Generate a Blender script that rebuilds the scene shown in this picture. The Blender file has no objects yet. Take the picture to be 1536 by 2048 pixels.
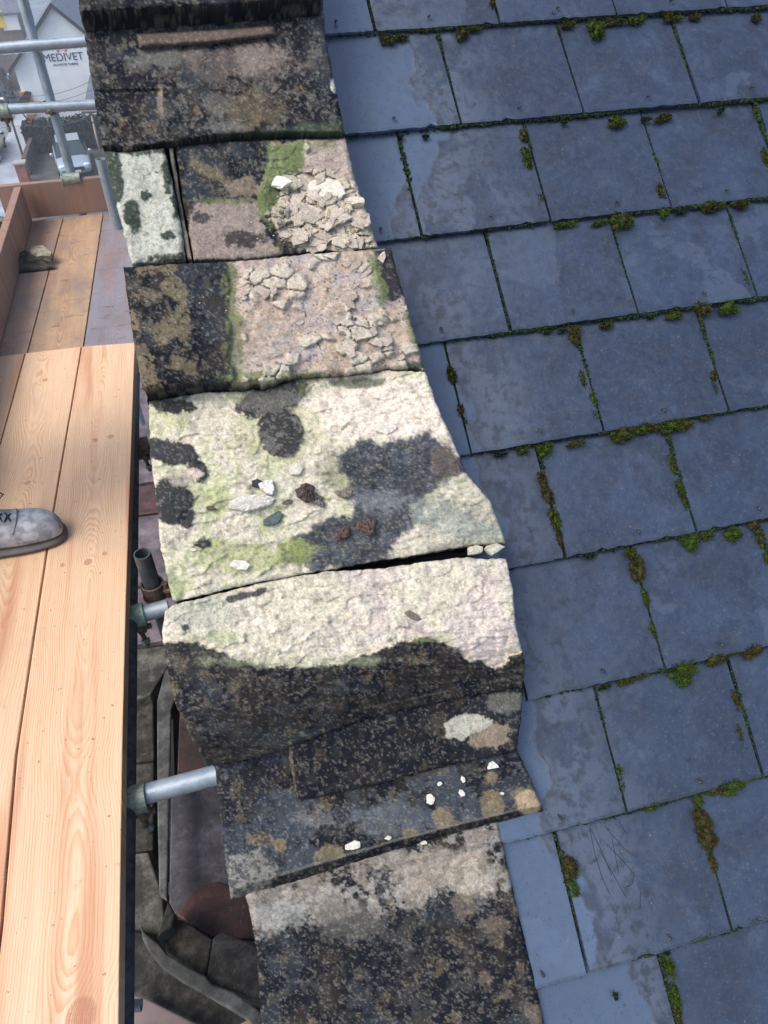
import bpy, bmesh, math, random
import numpy as np
from mathutils import Vector, Matrix
random.seed(7)
scene = bpy.context.scene
COL = scene.collection

# ------------------------------------------------------------------ camera
F = 1500.0                       # focal length in photo pixels (1536 x 2048)
_nad = np.array([32, 1651, 1500.]); UP = -_nad/np.linalg.norm(_nad)
YV = np.array([-500, -1357, 1500.]); YV -= YV.dot(UP)*UP; YV /= np.linalg.norm(YV)
XV = np.cross(YV, UP)
M = np.array([XV, YV, UP])
C = np.array([0., 0., 1.58])
cam_d = bpy.data.cameras.new('camera'); cam = bpy.data.objects.new('camera', cam_d); COL.objects.link(cam)
cam_d.sensor_fit = 'VERTICAL'; cam_d.sensor_height = 36.0; cam_d.lens = 36.0*F/2048.0
cam_d.clip_end = 2000; cam_d.clip_start = 0.02
R = Matrix(((M[0][0], -M[0][1], -M[0][2]), (M[1][0], -M[1][1], -M[1][2]), (M[2][0], -M[2][1], -M[2][2])))
cam.matrix_world = Matrix.Translation(Vector(C)) @ R.to_4x4()
cam_d.dof.use_dof = False
scene.camera = cam
scene.render.resolution_x = 768; scene.render.resolution_y = 1024

# ------------------------------------------------------------------ light
SUN_EL, SUN_AZ = math.radians(56), math.radians(254)
w = bpy.data.worlds.new('World'); scene.world = w; w.use_nodes = True
nt = w.node_tree; bg = nt.nodes['Background']
sky = nt.nodes.new('ShaderNodeTexSky'); sky.sky_type = 'NISHITA'; sky.sun_disc = False
sky.sun_elevation = SUN_EL; sky.sun_rotation = SUN_AZ
sky.air_density = 1.0; sky.dust_density = 3.0; sky.ozone_density = 1.0
nt.links.new(sky.outputs[0], bg.inputs['Color']); bg.inputs['Strength'].default_value = 0.15
sd = bpy.data.lights.new('sun', 'SUN'); sun = bpy.data.objects.new('sun', sd); COL.objects.link(sun)
sd.energy = 1.5; sd.angle = math.radians(34); sd.color = (1.0, 0.93, 0.84)
# direction towards the sun (nishita: rotation 0 = +Y, clockwise)
sv = Vector((math.sin(SUN_AZ)*math.cos(SUN_EL), math.cos(SUN_AZ)*math.cos(SUN_EL), math.sin(SUN_EL)))
sun.rotation_euler = sv.to_track_quat('Z', 'Y').to_euler()
scene.view_settings.view_transform = 'Standard'; scene.view_settings.look = 'None'
scene.view_settings.exposure = 0.72; scene.view_settings.gamma = 1.0
scene.view_settings.use_curve_mapping = False

# ------------------------------------------------------------------ geometry of the view
TH = math.radians(38)
N = np.array([0, -math.sin(TH), math.cos(TH)]); S = np.array([0, math.cos(TH), math.sin(TH)])
DN = N.dot(C) - 1.4887           # plane of the slates: N.p = DN
def ray(px, py):
    px = np.asarray(px, float); py = np.asarray(py, float)
    c = np.stack([(px-768)/F, (py-1024)/F, np.ones_like(px)], -1)
    return c @ M.T
def hit(px, py, n, d):
    r = ray(px, py); t = (d - n.dot(C))/(r @ n)
    return C + r*np.asarray(t)[..., None]
def PN(px, py, n=0.0): return hit(px, py, N, DN+np.asarray(n, float))     # on the roof slope, n above the slates
def PZ(px, py, z=0.0): return Vector(hit(px, py, np.array([0, 0, 1.]), z))
def PY(px, py, y): return Vector(hit(px, py, np.array([0, 1., 0]), y))
def PX(px, py, x): return Vector(hit(px, py, np.array([1., 0, 0]), x))
def SL(x, s, n=0.0):             # slope coordinates -> world
    return Vector((x, 0, 0)) + Vector(S)*s + Vector(N)*(DN+n)
def toS(p): p = np.asarray(p); return p[..., 0], p @ S

# ------------------------------------------------------------------ numpy noise
def _h(ix, iy, sd):
    v = (ix.astype(np.int64)*374761393 + iy.astype(np.int64)*668265263 + int(sd)*1442695041) & 0xffffffff
    v = ((v ^ (v >> 13))*1274126177) & 0xffffffff
    v = (v ^ (v >> 16)) & 0xffffffff
    v = ((v*2246822519) & 0xffffffff); v = (v ^ (v >> 15)) & 0xffffffff
    return v/4294967296.0
def vn(x, y, sd=0):
    x = np.asarray(x, float); y = np.asarray(y, float)
    ix = np.floor(x); iy = np.floor(y); fx = x-ix; fy = y-iy
    fx = fx*fx*fx*(fx*(fx*6-15)+10); fy = fy*fy*fy*(fy*(fy*6-15)+10)
    a = _h(ix, iy, sd); b = _h(ix+1, iy, sd); c = _h(ix, iy+1, sd); d = _h(ix+1, iy+1, sd)
    return (a*(1-fx)+b*fx)*(1-fy)+(c*(1-fx)+d*fx)*fy
def fbm(x, y, o=4, sd=0, g=0.5):
    t = 0; a = 1; m = 0
    for i in range(o):
        t = t + a*vn(x*2**i+i*17.3, y*2**i-i*9.1, sd+i); m += a; a *= g
    return t/m
def worley(x, y, sd=0):
    x = np.asarray(x, float); y = np.asarray(y, float)
    ix = np.floor(x); iy = np.floor(y)
    f1 = np.full(x.shape, 9.); f2 = np.full(x.shape, 9.); idv = np.zeros(x.shape)
    for i in (-1, 0, 1):
        for j in (-1, 0, 1):
            cx = ix+i; cy = iy+j
            dx = cx+_h(cx, cy, sd)-x; dy = cy+_h(cx, cy, sd+5)-y
            d = np.sqrt(dx*dx+dy*dy); hid = _h(cx, cy, sd+11)
            nf = d < f1
            f2 = np.where(nf, f1, np.minimum(f2, d)); idv = np.where(nf, hid, idv); f1 = np.where(nf, d, f1)
    return f1, f2, idv
def sstep(a, b, x):
    t = np.clip((x-a)/(b-a), 0, 1); return t*t*(3-2*t)
def polydist(px, py, pts):       # signed distance, negative inside
    pts = np.array(pts, float); d = np.full(px.shape, 1e9); ins = np.zeros(px.shape, bool)
    for a, b in zip(pts, np.roll(pts, -1, 0)):
        ab = b-a; t = np.clip(((px-a[0])*ab[0]+(py-a[1])*ab[1])/(ab@ab+1e-9), 0, 1)
        d = np.minimum(d, np.hypot(px-a[0]-t*ab[0], py-a[1]-t*ab[1]))
        c = ((a[1] > py) != (b[1] > py))
        xi = (b[0]-a[0])*(py-a[1])/((b[1]-a[1]) if abs(b[1]-a[1]) > 1e-9 else 1e-9)+a[0]
        ins ^= (c & (px < xi))
    return np.where(ins, -d, d)

# ------------------------------------------------------------------ node helper
class V:
    def __init__(s, t, k): s.t = t; s.k = k
    def _m(s, op, *o):
        n = s.t.nodes.new('ShaderNodeMath'); n.operation = op
        for i, v in enumerate((s,)+o):
            if isinstance(v, V): s.t.links.new(v.k, n.inputs[i])
            else: n.inputs[i].default_value = v
        return V(s.t, n.outputs[0])
    def __add__(s, o): return s._m('ADD', o)
    def __sub__(s, o): return s._m('SUBTRACT', o)
    def __mul__(s, o): return s._m('MULTIPLY', o)
    def __truediv__(s, o): return s._m('DIVIDE', o)
    def pw(s, o): return s._m('POWER', o)
    def mn(s, o): return s._m('MINIMUM', o)
    def mx(s, o): return s._m('MAXIMUM', o)
    def ab(s): return s._m('ABSOLUTE')
    def fr(s): return s._m('FRACT')
    def sq(s): return s._m('SQRT')
    def ex(s): return s._m('EXPONENT')
    def gt(s, o): return s._m('GREATER_THAN', o)
    def rng(s, a, b, c=0., d=1.):
        n = s.t.nodes.new('ShaderNodeMapRange'); n.interpolation_type = 'SMOOTHSTEP'
        s.t.links.new(s.k, n.inputs[0])
        for i, v in enumerate((a, b, c, d)): n.inputs[i+1].default_value = v
        return V(s.t, n.outputs[0])
class MT:
    def __init__(s, name, rough=0.8, metal=0.0, spec=0.5):
        s.m = bpy.data.materials.new(name); s.m.use_nodes = True; s.t = s.m.node_tree
        s.b = s.t.nodes['Principled BSDF']
        s.b.inputs['Roughness'].default_value = rough; s.b.inputs['Metallic'].default_value = metal
        s.b.inputs['Specular IOR Level'].default_value = spec
        s.tc = s.t.nodes.new('ShaderNodeTexCoord')
    def xyz(s, kind='Object'):
        n = s.t.nodes.new('ShaderNodeSeparateXYZ'); s.t.links.new(s.tc.outputs[kind], n.inputs[0])
        return [V(s.t, n.outputs[i]) for i in range(3)]
    def vec(s, x, y, z=0.):
        n = s.t.nodes.new('ShaderNodeCombineXYZ')
        for i, v in enumerate((x, y, z)):
            if isinstance(v, V): s.t.links.new(v.k, n.inputs[i])
            else: n.inputs[i].default_value = v
        return n.outputs[0]
    def noise(s, scale, detail=3, rough=0.55, vec=None, dist=0.0):
        n = s.t.nodes.new('ShaderNodeTexNoise'); n.inputs['Scale'].default_value = scale
        n.inputs['Detail'].default_value = detail; n.inputs['Roughness'].default_value = rough
        n.inputs['Distortion'].default_value = dist
        s.t.links.new(vec if vec is not None else s.tc.outputs['Object'], n.inputs['Vector'])
        return V(s.t, n.outputs[0])
    def voro(s, scale, feature='F1', vec=None, out=0):
        n = s.t.nodes.new('ShaderNodeTexVoronoi'); n.feature = feature; n.inputs['Scale'].default_value = scale
        s.t.links.new(vec if vec is not None else s.tc.outputs['Object'], n.inputs['Vector'])
        return V(s.t, n.outputs[out])
    def rnd(s):
        n = s.t.nodes.new('ShaderNodeObjectInfo'); return V(s.t, n.outputs['Random'])
    def attr(s, name):
        n = s.t.nodes.new('ShaderNodeAttribute'); n.attribute_name = name; return n.outputs['Color']
    def mix(s, f, a, b, mode='MIX'):
        n = s.t.nodes.new('ShaderNodeMix'); n.data_type = 'RGBA'; n.blend_type = mode
        for inp, v in ((n.inputs[0], f), (n.inputs[6], a), (n.inputs[7], b)):
            if isinstance(v, V): s.t.links.new(v.k, inp)
            elif isinstance(v, (tuple, list)): inp.default_value = (*v, 1) if len(v) == 3 else v
            elif isinstance(v, (int, float)): inp.default_value = v
            else: s.t.links.new(v, inp)
        return n.outputs[2]
    def gray(s, v):
        n = s.t.nodes.new('ShaderNodeCombineColor')
        for i in range(3): s.t.links.new(v.k, n.inputs[i])
        return n.outputs[0]
    def out(s, col=None, rough=None, bump=None, bs=0.3, bd=0.002):
        if col is not None:
            if isinstance(col, (tuple, list)): s.b.inputs['Base Color'].default_value = (*col, 1)
            else: s.t.links.new(col, s.b.inputs['Base Color'])
        if rough is not None: s.t.links.new(rough.k, s.b.inputs['Roughness'])
        if bump is not None:
            n = s.t.nodes.new('ShaderNodeBump'); n.inputs['Strength'].default_value = bs; n.inputs['Distance'].default_value = bd
            s.t.links.new(bump.k, n.inputs['Height']); s.t.links.new(n.outputs[0], s.b.inputs['Normal'])
        return s.m

# ------------------------------------------------------------------ materials
def mat_painted(name, rough=0.92, grain=0.24, gs=900, bd=0.0015, specks=True):
    m = MT(name, rough, spec=0.12); a = m.attr('col')
    n1 = m.noise(gs, 2, 0.7); n2 = m.noise(gs*0.25, 3, 0.6)
    g = n1.rng(0.25, 0.75, 1-grain, 1+grain); g2 = n2.rng(0.3, 0.7, 0.80, 1.17)
    c = m.mix(1.0, a, m.gray(g*g2), 'MULTIPLY')
    if specks:
        bw = m.t.nodes.new('ShaderNodeRGBToBW'); m.t.links.new(a, bw.inputs[0]); dk = V(m.t, bw.outputs[0]).rng(.03, .12, 1, 0)
        f = m.noise(420, 3, .75).rng(.63, .74)*m.noise(30, 4, .6).rng(.46, .66)*dk*.8
        c = m.mix(f*.75, c, (.26, .25, .21))
        lt = m.voro(260).rng(.0, .13, 1, 0)*m.noise(14, 4, .6).rng(.52, .64)
        c = m.mix(lt*.3*(dk*-.8+1.), c, (.05, .045, .04))
    return m.out(c, bump=n1*0.5+n2, bs=0.8, bd=bd)
M_STONE = mat_painted('weathered_sandstone')
M_CHIP = mat_painted('broken_stone', grain=0.22)
M_MUD = mat_painted('dry_mud', grain=0.5, gs=400)

def mat_slate():
    m = MT('wet_slate', 0.4, spec=0.95); x, y, z = m.xyz(); r = m.rnd()
    off = m.vec(x+r*13., y+r*7., z)
    base = m.mix(r, (0.015, 0.028, 0.057), (0.024, 0.040, 0.078))
    mott = m.noise(9, 6, 0.62, off); fine = m.noise(60, 4, 0.65, off)
    base = m.mix(mott.rng(0.38, 0.68), base, (0.012, 0.019, 0.038))
    pale = m.noise(10, 8, 0.74, m.vec(x+r*31., y-r*5., z+r), 0.4)
    base = m.mix(pale.rng(0.52, 0.70, 0, 0.55), base, (0.052, 0.074, 0.118))
    gr_ = m.noise(190, 4, .8, off)
    base = m.mix(gr_.rng(.56, .66, 0, .55), base, (0.10, 0.12, 0.15))
    base = m.mix(m.noise(28, 6, .75, off).rng(.5, .66, 0, .6), base, (0.012, 0.016, 0.030))
    # rain-washed clean slate next to the parapet, with an irregular tide line
    edge = m.noise(5.5, 3, 0.5, m.vec(x, y, z))
    t = x+(edge-0.5)*0.34+(m.noise(26, 3, .6)-.5)*.05+(r-.5)*.14
    wm = t.rng(0.475, 0.492, 1, 0)
    spots = m.noise(38, 5, 0.7, off)
    film = m.noise(7, 4, 0.6, m.vec(x*1.6, y, z))
    mid = t.rng(0.50, 0.74, 1, 0)*film.rng(0.42, 0.5, 0.15, 1)
    fl = m.mix(spots.rng(0.48, 0.62), (0.066, 0.086, 0.125), (0.026, 0.032, 0.042))
    base = m.mix(mid*0.85, base, fl)
    wc = m.mix(r, (0.058, 0.088, 0.142), (0.078, 0.114, 0.178))
    wc = m.mix(m.noise(7, 4, .55, m.vec(x*1.4, y, z+r*3.)).rng(.50, .515, 0, .30), wc, (0.048, 0.072, 0.115))
    wc = m.mix(spots.rng(.56, .72, 0, .35), wc, (0.05, 0.062, 0.08))
    base = m.mix(t.rng(.484, .492, 0, 1)*t.rng(.492, .504, 1, 0)*.6, base, (.03, .035, .045))
    base = m.mix(wm, base, wc)
    # second, smaller washed patches anywhere
    p2 = m.noise(3.6, 5, 0.55, m.vec(x+r*41., y*0.8, z*0.8), 0.6)
    base = m.mix(p2.rng(0.62, 0.64, 0, 0.4), base, (0.06, 0.085, 0.13))
    # pin specks of white lichen
    sp = m.voro(55, vec=off); sp = sp.rng(0.05, 0.11, 1, 0)*fine.rng(0.58, 0.62)
    base = m.mix(sp*0.45, base, (0.32, 0.34, 0.36))
    dk = m.noise(120, 2, 0.5, off).rng(0.62, 0.72)
    base = m.mix(dk*0.5, base, (0.014, 0.018, 0.022))
    ro = fine.rng(0.3, 0.7, 0.34, 0.55) - wm*0.10
    riv = m.noise(1.0, 5, .7, m.vec(x*60.+r*9., y*14., z*14.)); return m.out(base, ro, bump=(mott*0.6+fine*0.4+riv*.5)*(wm*-0.6+1.), bs=0.5, bd=0.002)
M_SLATE = mat_slate()
def mat_moss():
    m = MT('moss', 0.95, spec=0.1); n = m.noise(45, 3, 0.6); x, y, z = m.xyz(); f = m.noise(500, 2)
    r = m.rnd()
    g = m.mix(f.rng(0.3, 0.7), (0.010, 0.024, 0.006), (0.058, 0.100, 0.014))
    b = m.mix(f.rng(0.3, 0.7), (0.016, 0.016, 0.008), (0.070, 0.065, 0.020))
    return m.out(m.mix((n*0.8+r*0.45).rng(0.45, 0.8), g, b))
M_MOSS = mat_moss()
def mat_jmoss():
    m = MT('joint_moss', 0.95, spec=0.1); f = m.noise(160, 3)
    return m.out(m.mix(f.rng(0.4, 0.65), (0.008, 0.014, 0.010), (0.032, 0.062, 0.022)))
M_JM = mat_jmoss()
def simple(name, col, rough=0.7, metal=0.0, var=0.25, scale=12, bs=0.2, spec=0.5, grime=0.0):
    m = MT(name, rough, metal, spec); n = m.noise(scale, 5, 0.6)
    c = m.mix(n.rng(0.3, 0.7), tuple(v*(1-var) for v in col), tuple(min(1, v*(1+var)) for v in col))
    if grime:
        g1 = m.noise(scale*.35, 6, .7).rng(.42, .6); g2 = m.noise(scale*5, 4, .7).rng(.5, .66)
        c = m.mix(g1*grime, c, (.022, .021, .02)); c = m.mix(g2*grime*.6, c, (.015, .015, .014)); c = m.mix(m.noise(scale*3, 4, .7).rng(.62, .7)*grime*.6, c, (.2, .19, .16))
    return m.out(c, bump=n, bs=bs, bd=0.002)
def mat_galv():
    m = MT('galvanised_steel', 0.5, 0.55, 0.5); n = m.noise(25, 4, 0.6); v = m.voro(160); st = m.noise(90, 4, 0.8)
    c = m.mix(n.rng(0.3, 0.7), (0.24, 0.30, 0.35), (0.38, 0.45, 0.51))
    c = m.mix(v.rng(0.0, 0.6, 0.0, 0.35), c, (0.50, 0.57, 0.62))
    c = m.mix(st.rng(0.6, 0.72, 0, 0.7), c, (0.14, 0.15, 0.15))
    return m.out(c, n.rng(0.3, 0.7, 0.36, 0.6), bump=st, bs=0.2, bd=0.001)
M_GALV = mat_galv()
M_DSTEEL = simple('dark_painted_steel', (0.075, 0.092, 0.118), 0.45, 0.4, 0.45, 40)
M_RUST = simple('rusty_coupler', (0.13, 0.085, 0.06), 0.75, 0.3, 0.5, 60)
M_COUP = simple('pressed_steel_coupler', (0.28, 0.32, 0.27), 0.6, 0.5, 0.4, 50)
M_DARK = simple('soot_black_stone', (0.03, 0.031, 0.034), 0.9)

def mat_wood(name, xc, seed, knots, light, dark, old=0.0, red=(0.46, 0.17, 0.08)):
    m = MT(name, 0.62, spec=0.3); x, y, z = m.xyz()
    X = x-xc
    ny = m.noise(1.0, 2, 0.5, m.vec(x*0.6+seed, y*1.1+seed*3.7, seed))
    D = (ny-0.5)*0.42+0.05
    X2 = X+(m.noise(1.0, 2, 0.5, m.vec(seed, y*1.6, 4.0))-0.5)*0.08
    r = (X2*X2+D*D*0.35+0.0001).sq()
    km = None
    for kx, ky, kr in knots:
        dx = (x-kx)/kr; dy = (y-ky)/(kr*1.15)
        q = dx*dx+dy*dy
        g = (q*-0.16).ex(); r = r+g*(kr*1.1)
        k = q.rng(0.55, 1.1, 1, 0); km = k if km is None else km.mx(k)
    wob = m.noise(1.0, 4, 0.6, m.vec(x*14., y*1.7, seed))
    ring = (r*185.+wob*3.2).fr()
    late = ring.rng(0.25, 0.92, 0, 1)*ring.rng(0.93, 1.0, 1, 0)
    fib = m.noise(1.0, 3, 0.7, m.vec(x*900., y*9., seed)); fib2 = m.noise(1.0, 3, 0.6, m.vec(x*240., y*3., seed+2))
    tint = m.noise(1.0, 3, 0.5, m.vec(x*16., y*0.9, seed+5))
    lc = m.noise(1.0, 2, .5, m.vec(x*20., y*1.3, seed+7)).rng(.3, .7, .18, .62)
    c = m.mix(late*lc+fib2.rng(0.4, 0.7, 0, 0.22), light, dark)
    c = m.mix(tint.rng(0.5, 0.72, 0, 0.6), c, red)
    c = m.mix(tint.rng(0.28, 0.45, 0.4, 0), c, tuple(min(1, v*1.12) for v in light))
    c = m.mix(1.0, c, m.gray(fib.rng(0.25, 0.75, 0.88, 1.08)), 'MULTIPLY')
    if km is not None:
        kn = m.noise(180, 2); kr2 = (r*420.).fr().rng(.2, .8, .55, 1.); c = m.mix(km*kn.rng(0.3, 0.7, 0.6, 0.85)*kr2, c, (0.36, 0.15, 0.09))
    ds = m.noise(70, 2, 0.5, m.vec(x, y, seed)).rng(0.70, 0.74)
    c = m.mix(ds*0.6, c, (0.12, 0.06, 0.03))
    dt = m.noise(5, 6, .7).rng(.5, .72, 0, .22); c = m.mix(dt, c, (.42, .36, .30)); c = m.mix(m.noise(26, 5, .7).rng(.60, .72, 0, .3), c, (.30, .22, .16))
    if old:
        w1 = m.noise(1.0, 5, 0.65, m.vec(x*7., y*3.2, seed+1)); w2 = m.noise(1.0, 4, 0.7, m.vec(x*9., y*26., seed+9))
        c = m.mix(w1.rng(0.38, 0.72, 0.05*old, 0.7*old), c, (0.19, 0.155, 0.15))
        c = m.mix(w2.rng(0.56, 0.72, 0, 0.65*old), c, (0.06, 0.045, 0.045))
    return m.out(c, bump=late*0.5+fib, bs=0.25, bd=0.0012)

# ------------------------------------------------------------------ mesh helpers
def tag(o, label=None, cat=None, group=None, kind=None):
    if label: o['label'] = label
    if cat: o['category'] = cat
    if group: o['group'] = group
    if kind: o['kind'] = kind
    return o
def mesh(name, verts, faces, mat=None, parent=None, smooth=False):
    me = bpy.data.meshes.new(name); me.from_pydata([tuple(v) for v in verts], [], faces); me.update()
    o = bpy.data.objects.new(name, me); COL.objects.link(o)
    if mat: me.materials.append(mat)
    if parent is not None: o.parent = parent; o.matrix_parent_inverse = Matrix.Translation(-parent.location) @ Matrix() if False else parent.matrix_basis.inverted()
    if smooth: me.polygons.foreach_set('use_smooth', [True]*len(me.polygons))
    return o
def empty(name, loc):
    o = bpy.data.objects.new(name, None); COL.objects.link(o); o.location = Vector(loc); o.empty_display_size = 0.05
    return o
class MB:
    def __init__(s): s.v = []; s.f = []
    def add(s, vs, fs):
        b = len(s.v); s.v += [Vector(v) for v in vs]; s.f += [tuple(i+b for i in f) for f in fs]; return s
    def box(s, c, sz, rz=0, mtx=None):
        c = Vector(c); h = Vector(sz)/2; rm = Matrix.Rotation(rz, 3, 'Z') if mtx is None else mtx
        vs = [c+rm @ Vector((h.x*i, h.y*j, h.z*k)) for k in (-1, 1) for j in (-1, 1) for i in (-1, 1)]
        return s.add(vs, [(0, 2, 3, 1), (4, 5, 7, 6), (0, 1, 5, 4), (2, 6, 7, 3), (0, 4, 6, 2), (1, 3, 7, 5)])
    def prism(s, pts, d):       # pts: 3D loop ; d: extrusion vector
        n = len(pts); d = Vector(d); pts = [Vector(p) for p in pts]
        return s.add(pts+[p+d for p in pts], [tuple(range(n)), tuple(range(2*n-1, n-1, -1))]+[(i, i+n, (i+1) % n+n, (i+1) % n) for i in range(n)])
    def tube(s, path, r, seg=14, caps=True, hollow=0):
        path = [Vector(p) for p in path]; rs = r if isinstance(r, (list, tuple)) else [r]*len(path)
        up = None; rings = []; b = len(s.v)
        for i, p in enumerate(path):
            d = (path[min(i+1, len(path)-1)]-path[max(i-1, 0)]).normalized()
            if up is None: up = Vector((0, 0, 1)) if abs(d.z) < 0.9 else Vector((1, 0, 0))
            a = d.cross(up).normalized(); up = a.cross(d).normalized()
            s.v += [p+(a*math.cos(2*math.pi*k/seg)+up*math.sin(2*math.pi*k/seg))*rs[i] for k in range(seg)]
        for i in range(len(path)-1):
            for k in range(seg):
                s.f.append((b+i*seg+k, b+i*seg+(k+1) % seg, b+(i+1)*seg+(k+1) % seg, b+(i+1)*seg+k))
        if caps:
            s.f.append(tuple(b+k for k in range(seg-1, -1, -1))); s.f.append(tuple(b+(len(path)-1)*seg+k for k in range(seg)))
        return s
    def pipe(s, a, b_, r, t=0.004, seg=20):   # hollow tube
        a = Vector(a); b_ = Vector(b_); d = (b_-a).normalized()
        u = d.orthogonal().normalized(); w_ = d.cross(u); b = len(s.v)
        for p, rr in ((a, r), (b_, r), (b_, r-t), (a, r-t)):
            s.v += [p+(u*math.cos(2*math.pi*k/seg)+w_*math.sin(2*math.pi*k/seg))*rr for k in range(seg)]
        for q in range(4):
            for k in range(seg):
                s.f.append((b+q*seg+k, b+q*seg+(k+1) % seg, b+((q+1) % 4)*seg+(k+1) % seg, b+((q+1) % 4)*seg+k))
        return s
    def sphere(s, c, r, seg=10, rg=6, sc=(1, 1, 1), rot=None):
        c = Vector(c); vs = []; rot = rot or Matrix.Identity(3)
        for i in range(rg+1):
            th = math.pi*i/rg
            for k in range(seg):
                ph = 2*math.pi*k/seg
                vs.append(c+rot @ Vector((math.sin(th)*math.cos(ph)*r*sc[0], math.sin(th)*math.sin(ph)*r*sc[1], math.cos(th)*r*sc[2])))
        fs = [(i*seg+k, (i+1)*seg+k, (i+1)*seg+(k+1) % seg, i*seg+(k+1) % seg) for i in range(rg) for k in range(seg)]
        return s.add(vs, fs)
    def build(s, name, mat, parent=None, smooth=False, bevel=0):
        o = mesh(name, s.v, s.f, mat, parent, smooth)
        bm = bmesh.new(); bm.from_mesh(o.data); bmesh.ops.remove_doubles(bm, verts=bm.verts, dist=1e-6)
        bmesh.ops.recalc_face_normals(bm, faces=bm.faces); bm.to_mesh(o.data); bm.free()
        if smooth: o.data.polygons.foreach_set('use_smooth', [True]*len(o.data.polygons))
        if bevel:
            md = o.modifiers.new('bevel', 'BEVEL'); md.width = bevel; md.segments = 2; md.limit_method = 'ANGLE'
        return o
def setcol(o, cols):
    at = o.data.color_attributes.new('col', 'FLOAT_COLOR', 'POINT')
    a = np.ones((len(o.data.vertices), 4), np.float32); a[:, :3] = cols; at.data.foreach_set('color', a.ravel())

# ------------------------------------------------------------------ coping stones
PALE = np.array((0.54, 0.50, 0.39)); WHITE = np.array((0.66, 0.62, 0.53)); DARK = np.array((0.0085, 0.0105, 0.016))
GREYL = np.array((0.125, 0.125, 0.11)); OCHRE = np.array((0.19, 0.155, 0.095)); TAN = np.array((0.34, 0.27, 0.20))
GREEN = np.array((0.13, 0.17, 0.065)); LIME = np.array((0.36, 0.42, 0.14)); BROWN = np.array((0.07, 0.055, 0.045)); DGREEN = np.array((0.03, 0.045, 0.03))
PINK = np.array((0.47, 0.385, 0.33)); BLUEG = np.array((0.055, 0.068, 0.085))
SURF = []                        # (px, py, n) of every stone top, to rest loose pieces on
def arc(pl, m):
    pl = np.array(pl, float); L = np.r_[0, np.cumsum(np.hypot(*np.diff(pl, axis=0).T))]
    t = np.linspace(0, L[-1], m); return np.stack([np.interp(t, L, pl[:, 0]), np.interp(t, L, pl[:, 1])], 1)
class Paint:
    def __init__(s, px, py, base):
        s.px = px; s.py = py; s.c = np.ones(px.shape+(3,))*np.array(base); s.sd = 100
    def mask(s, m, col, a=1.0):
        m = np.clip(m, 0, 1)
        if not np.isscalar(m) and getattr(s, 'grit', 1):
            if not hasattr(s, 'hf'): s.hf = fbm(s.px/6.5, s.py/6.5, 3, 777, .7)
            m = sstep(.12, .88, m+(s.hf-.5)*3.6*m*(1-m))
        m = np.clip(m*a, 0, 1)[..., None]; s.c = s.c*(1-m)+np.array(col)*m; return s
    def warp(s, amp=14, sc=26):
        s.sd += 7
        return (fbm(s.px/sc, s.py/sc, 5, s.sd, 0.62)-0.5)*2*amp
    def blob(s, cx, cy, rx, ry, col, a=1.0, soft=6, amp=14, rot=0, sc=26):
        dx = s.px-cx; dy = s.py-cy; c, q = math.cos(math.radians(rot)), math.sin(math.radians(rot))
        u = (dx*c+dy*q)/rx; v = (-dx*q+dy*c)/ry
        d = (np.hypot(u, v)-1)*min(rx, ry)+s.warp(amp, sc)
        m = sstep(soft, -soft, d); s.mask(m, col, a); return m
    def poly(s, pts, col, a=1.0, soft=4, amp=8, sc=20):
        d = polydist(s.px, s.py, pts)+s.warp(amp, sc); m = sstep(soft, -soft, d); s.mask(m, col, a); return m
    def mott(s, sc, lo, hi, col, a=1.0, o=5, within=1.0, ax=1.0):
        s.sd += 13; n = fbm(s.px/sc/ax, s.py/sc, o, s.sd, 0.65); m = sstep(lo, hi, n)*within; s.mask(m, col, a); return m
    def lichen(s, sc, dens, col, a=0.8, within=1.0, rmax=0.42, ring=True):
        s.sd += 17; wx = (fbm(s.px/sc*2.2, s.py/sc*2.2, 4, s.sd+1, .6)-.5)*0.75; wy = (fbm(s.px/sc*2.2+9, s.py/sc*2.2, 4, s.sd+2, .6)-.5)*0.75
        f1, f2, i = worley(s.px/sc+wx, s.py/sc+wy, s.sd)
        rad = rmax*(0.35+0.65*((i*7.77) % 1)); m = (i < dens)*sstep(rad, rad-0.12, f1)
        sp = fbm(s.px/5, s.py/5, 3, s.sd+3, .7)
        m = m*sstep(0.36, 0.55, sp+0.10*(f1/rad if ring else 0))
        s.mask(m*within, col, a); return m
    def speck(s, sc, lo, col, a=1.0, within=1.0):
        s.sd += 11; n = vn(s.px/sc, s.py/sc, s.sd); s.mask(sstep(lo, lo+0.08, n)*within, col, a)
def darkcrust(p, within=1.0, dens=0.45, och=True):
    p.mask(np.ones(p.px.shape)*within, DARK)
    p.mott(80, 0.46, 0.68, BLUEG*.6, 0.75, within=within); p.mott(55, 0.50, 0.70, np.array((.036, .031, .025)), 0.6, within=within)
    p.mott(26, 0.52, 0.70, GREYL*.55, 0.5, within=within)
    p.lichen(38, dens, GREYL*0.9 if not och else OCHRE*0.7, 0.65, within)
    p.lichen(19, dens*0.7, GREYL*0.95, 0.65, within); p.lichen(10, dens*0.5, GREYL*1.2, 0.6, within)
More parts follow.
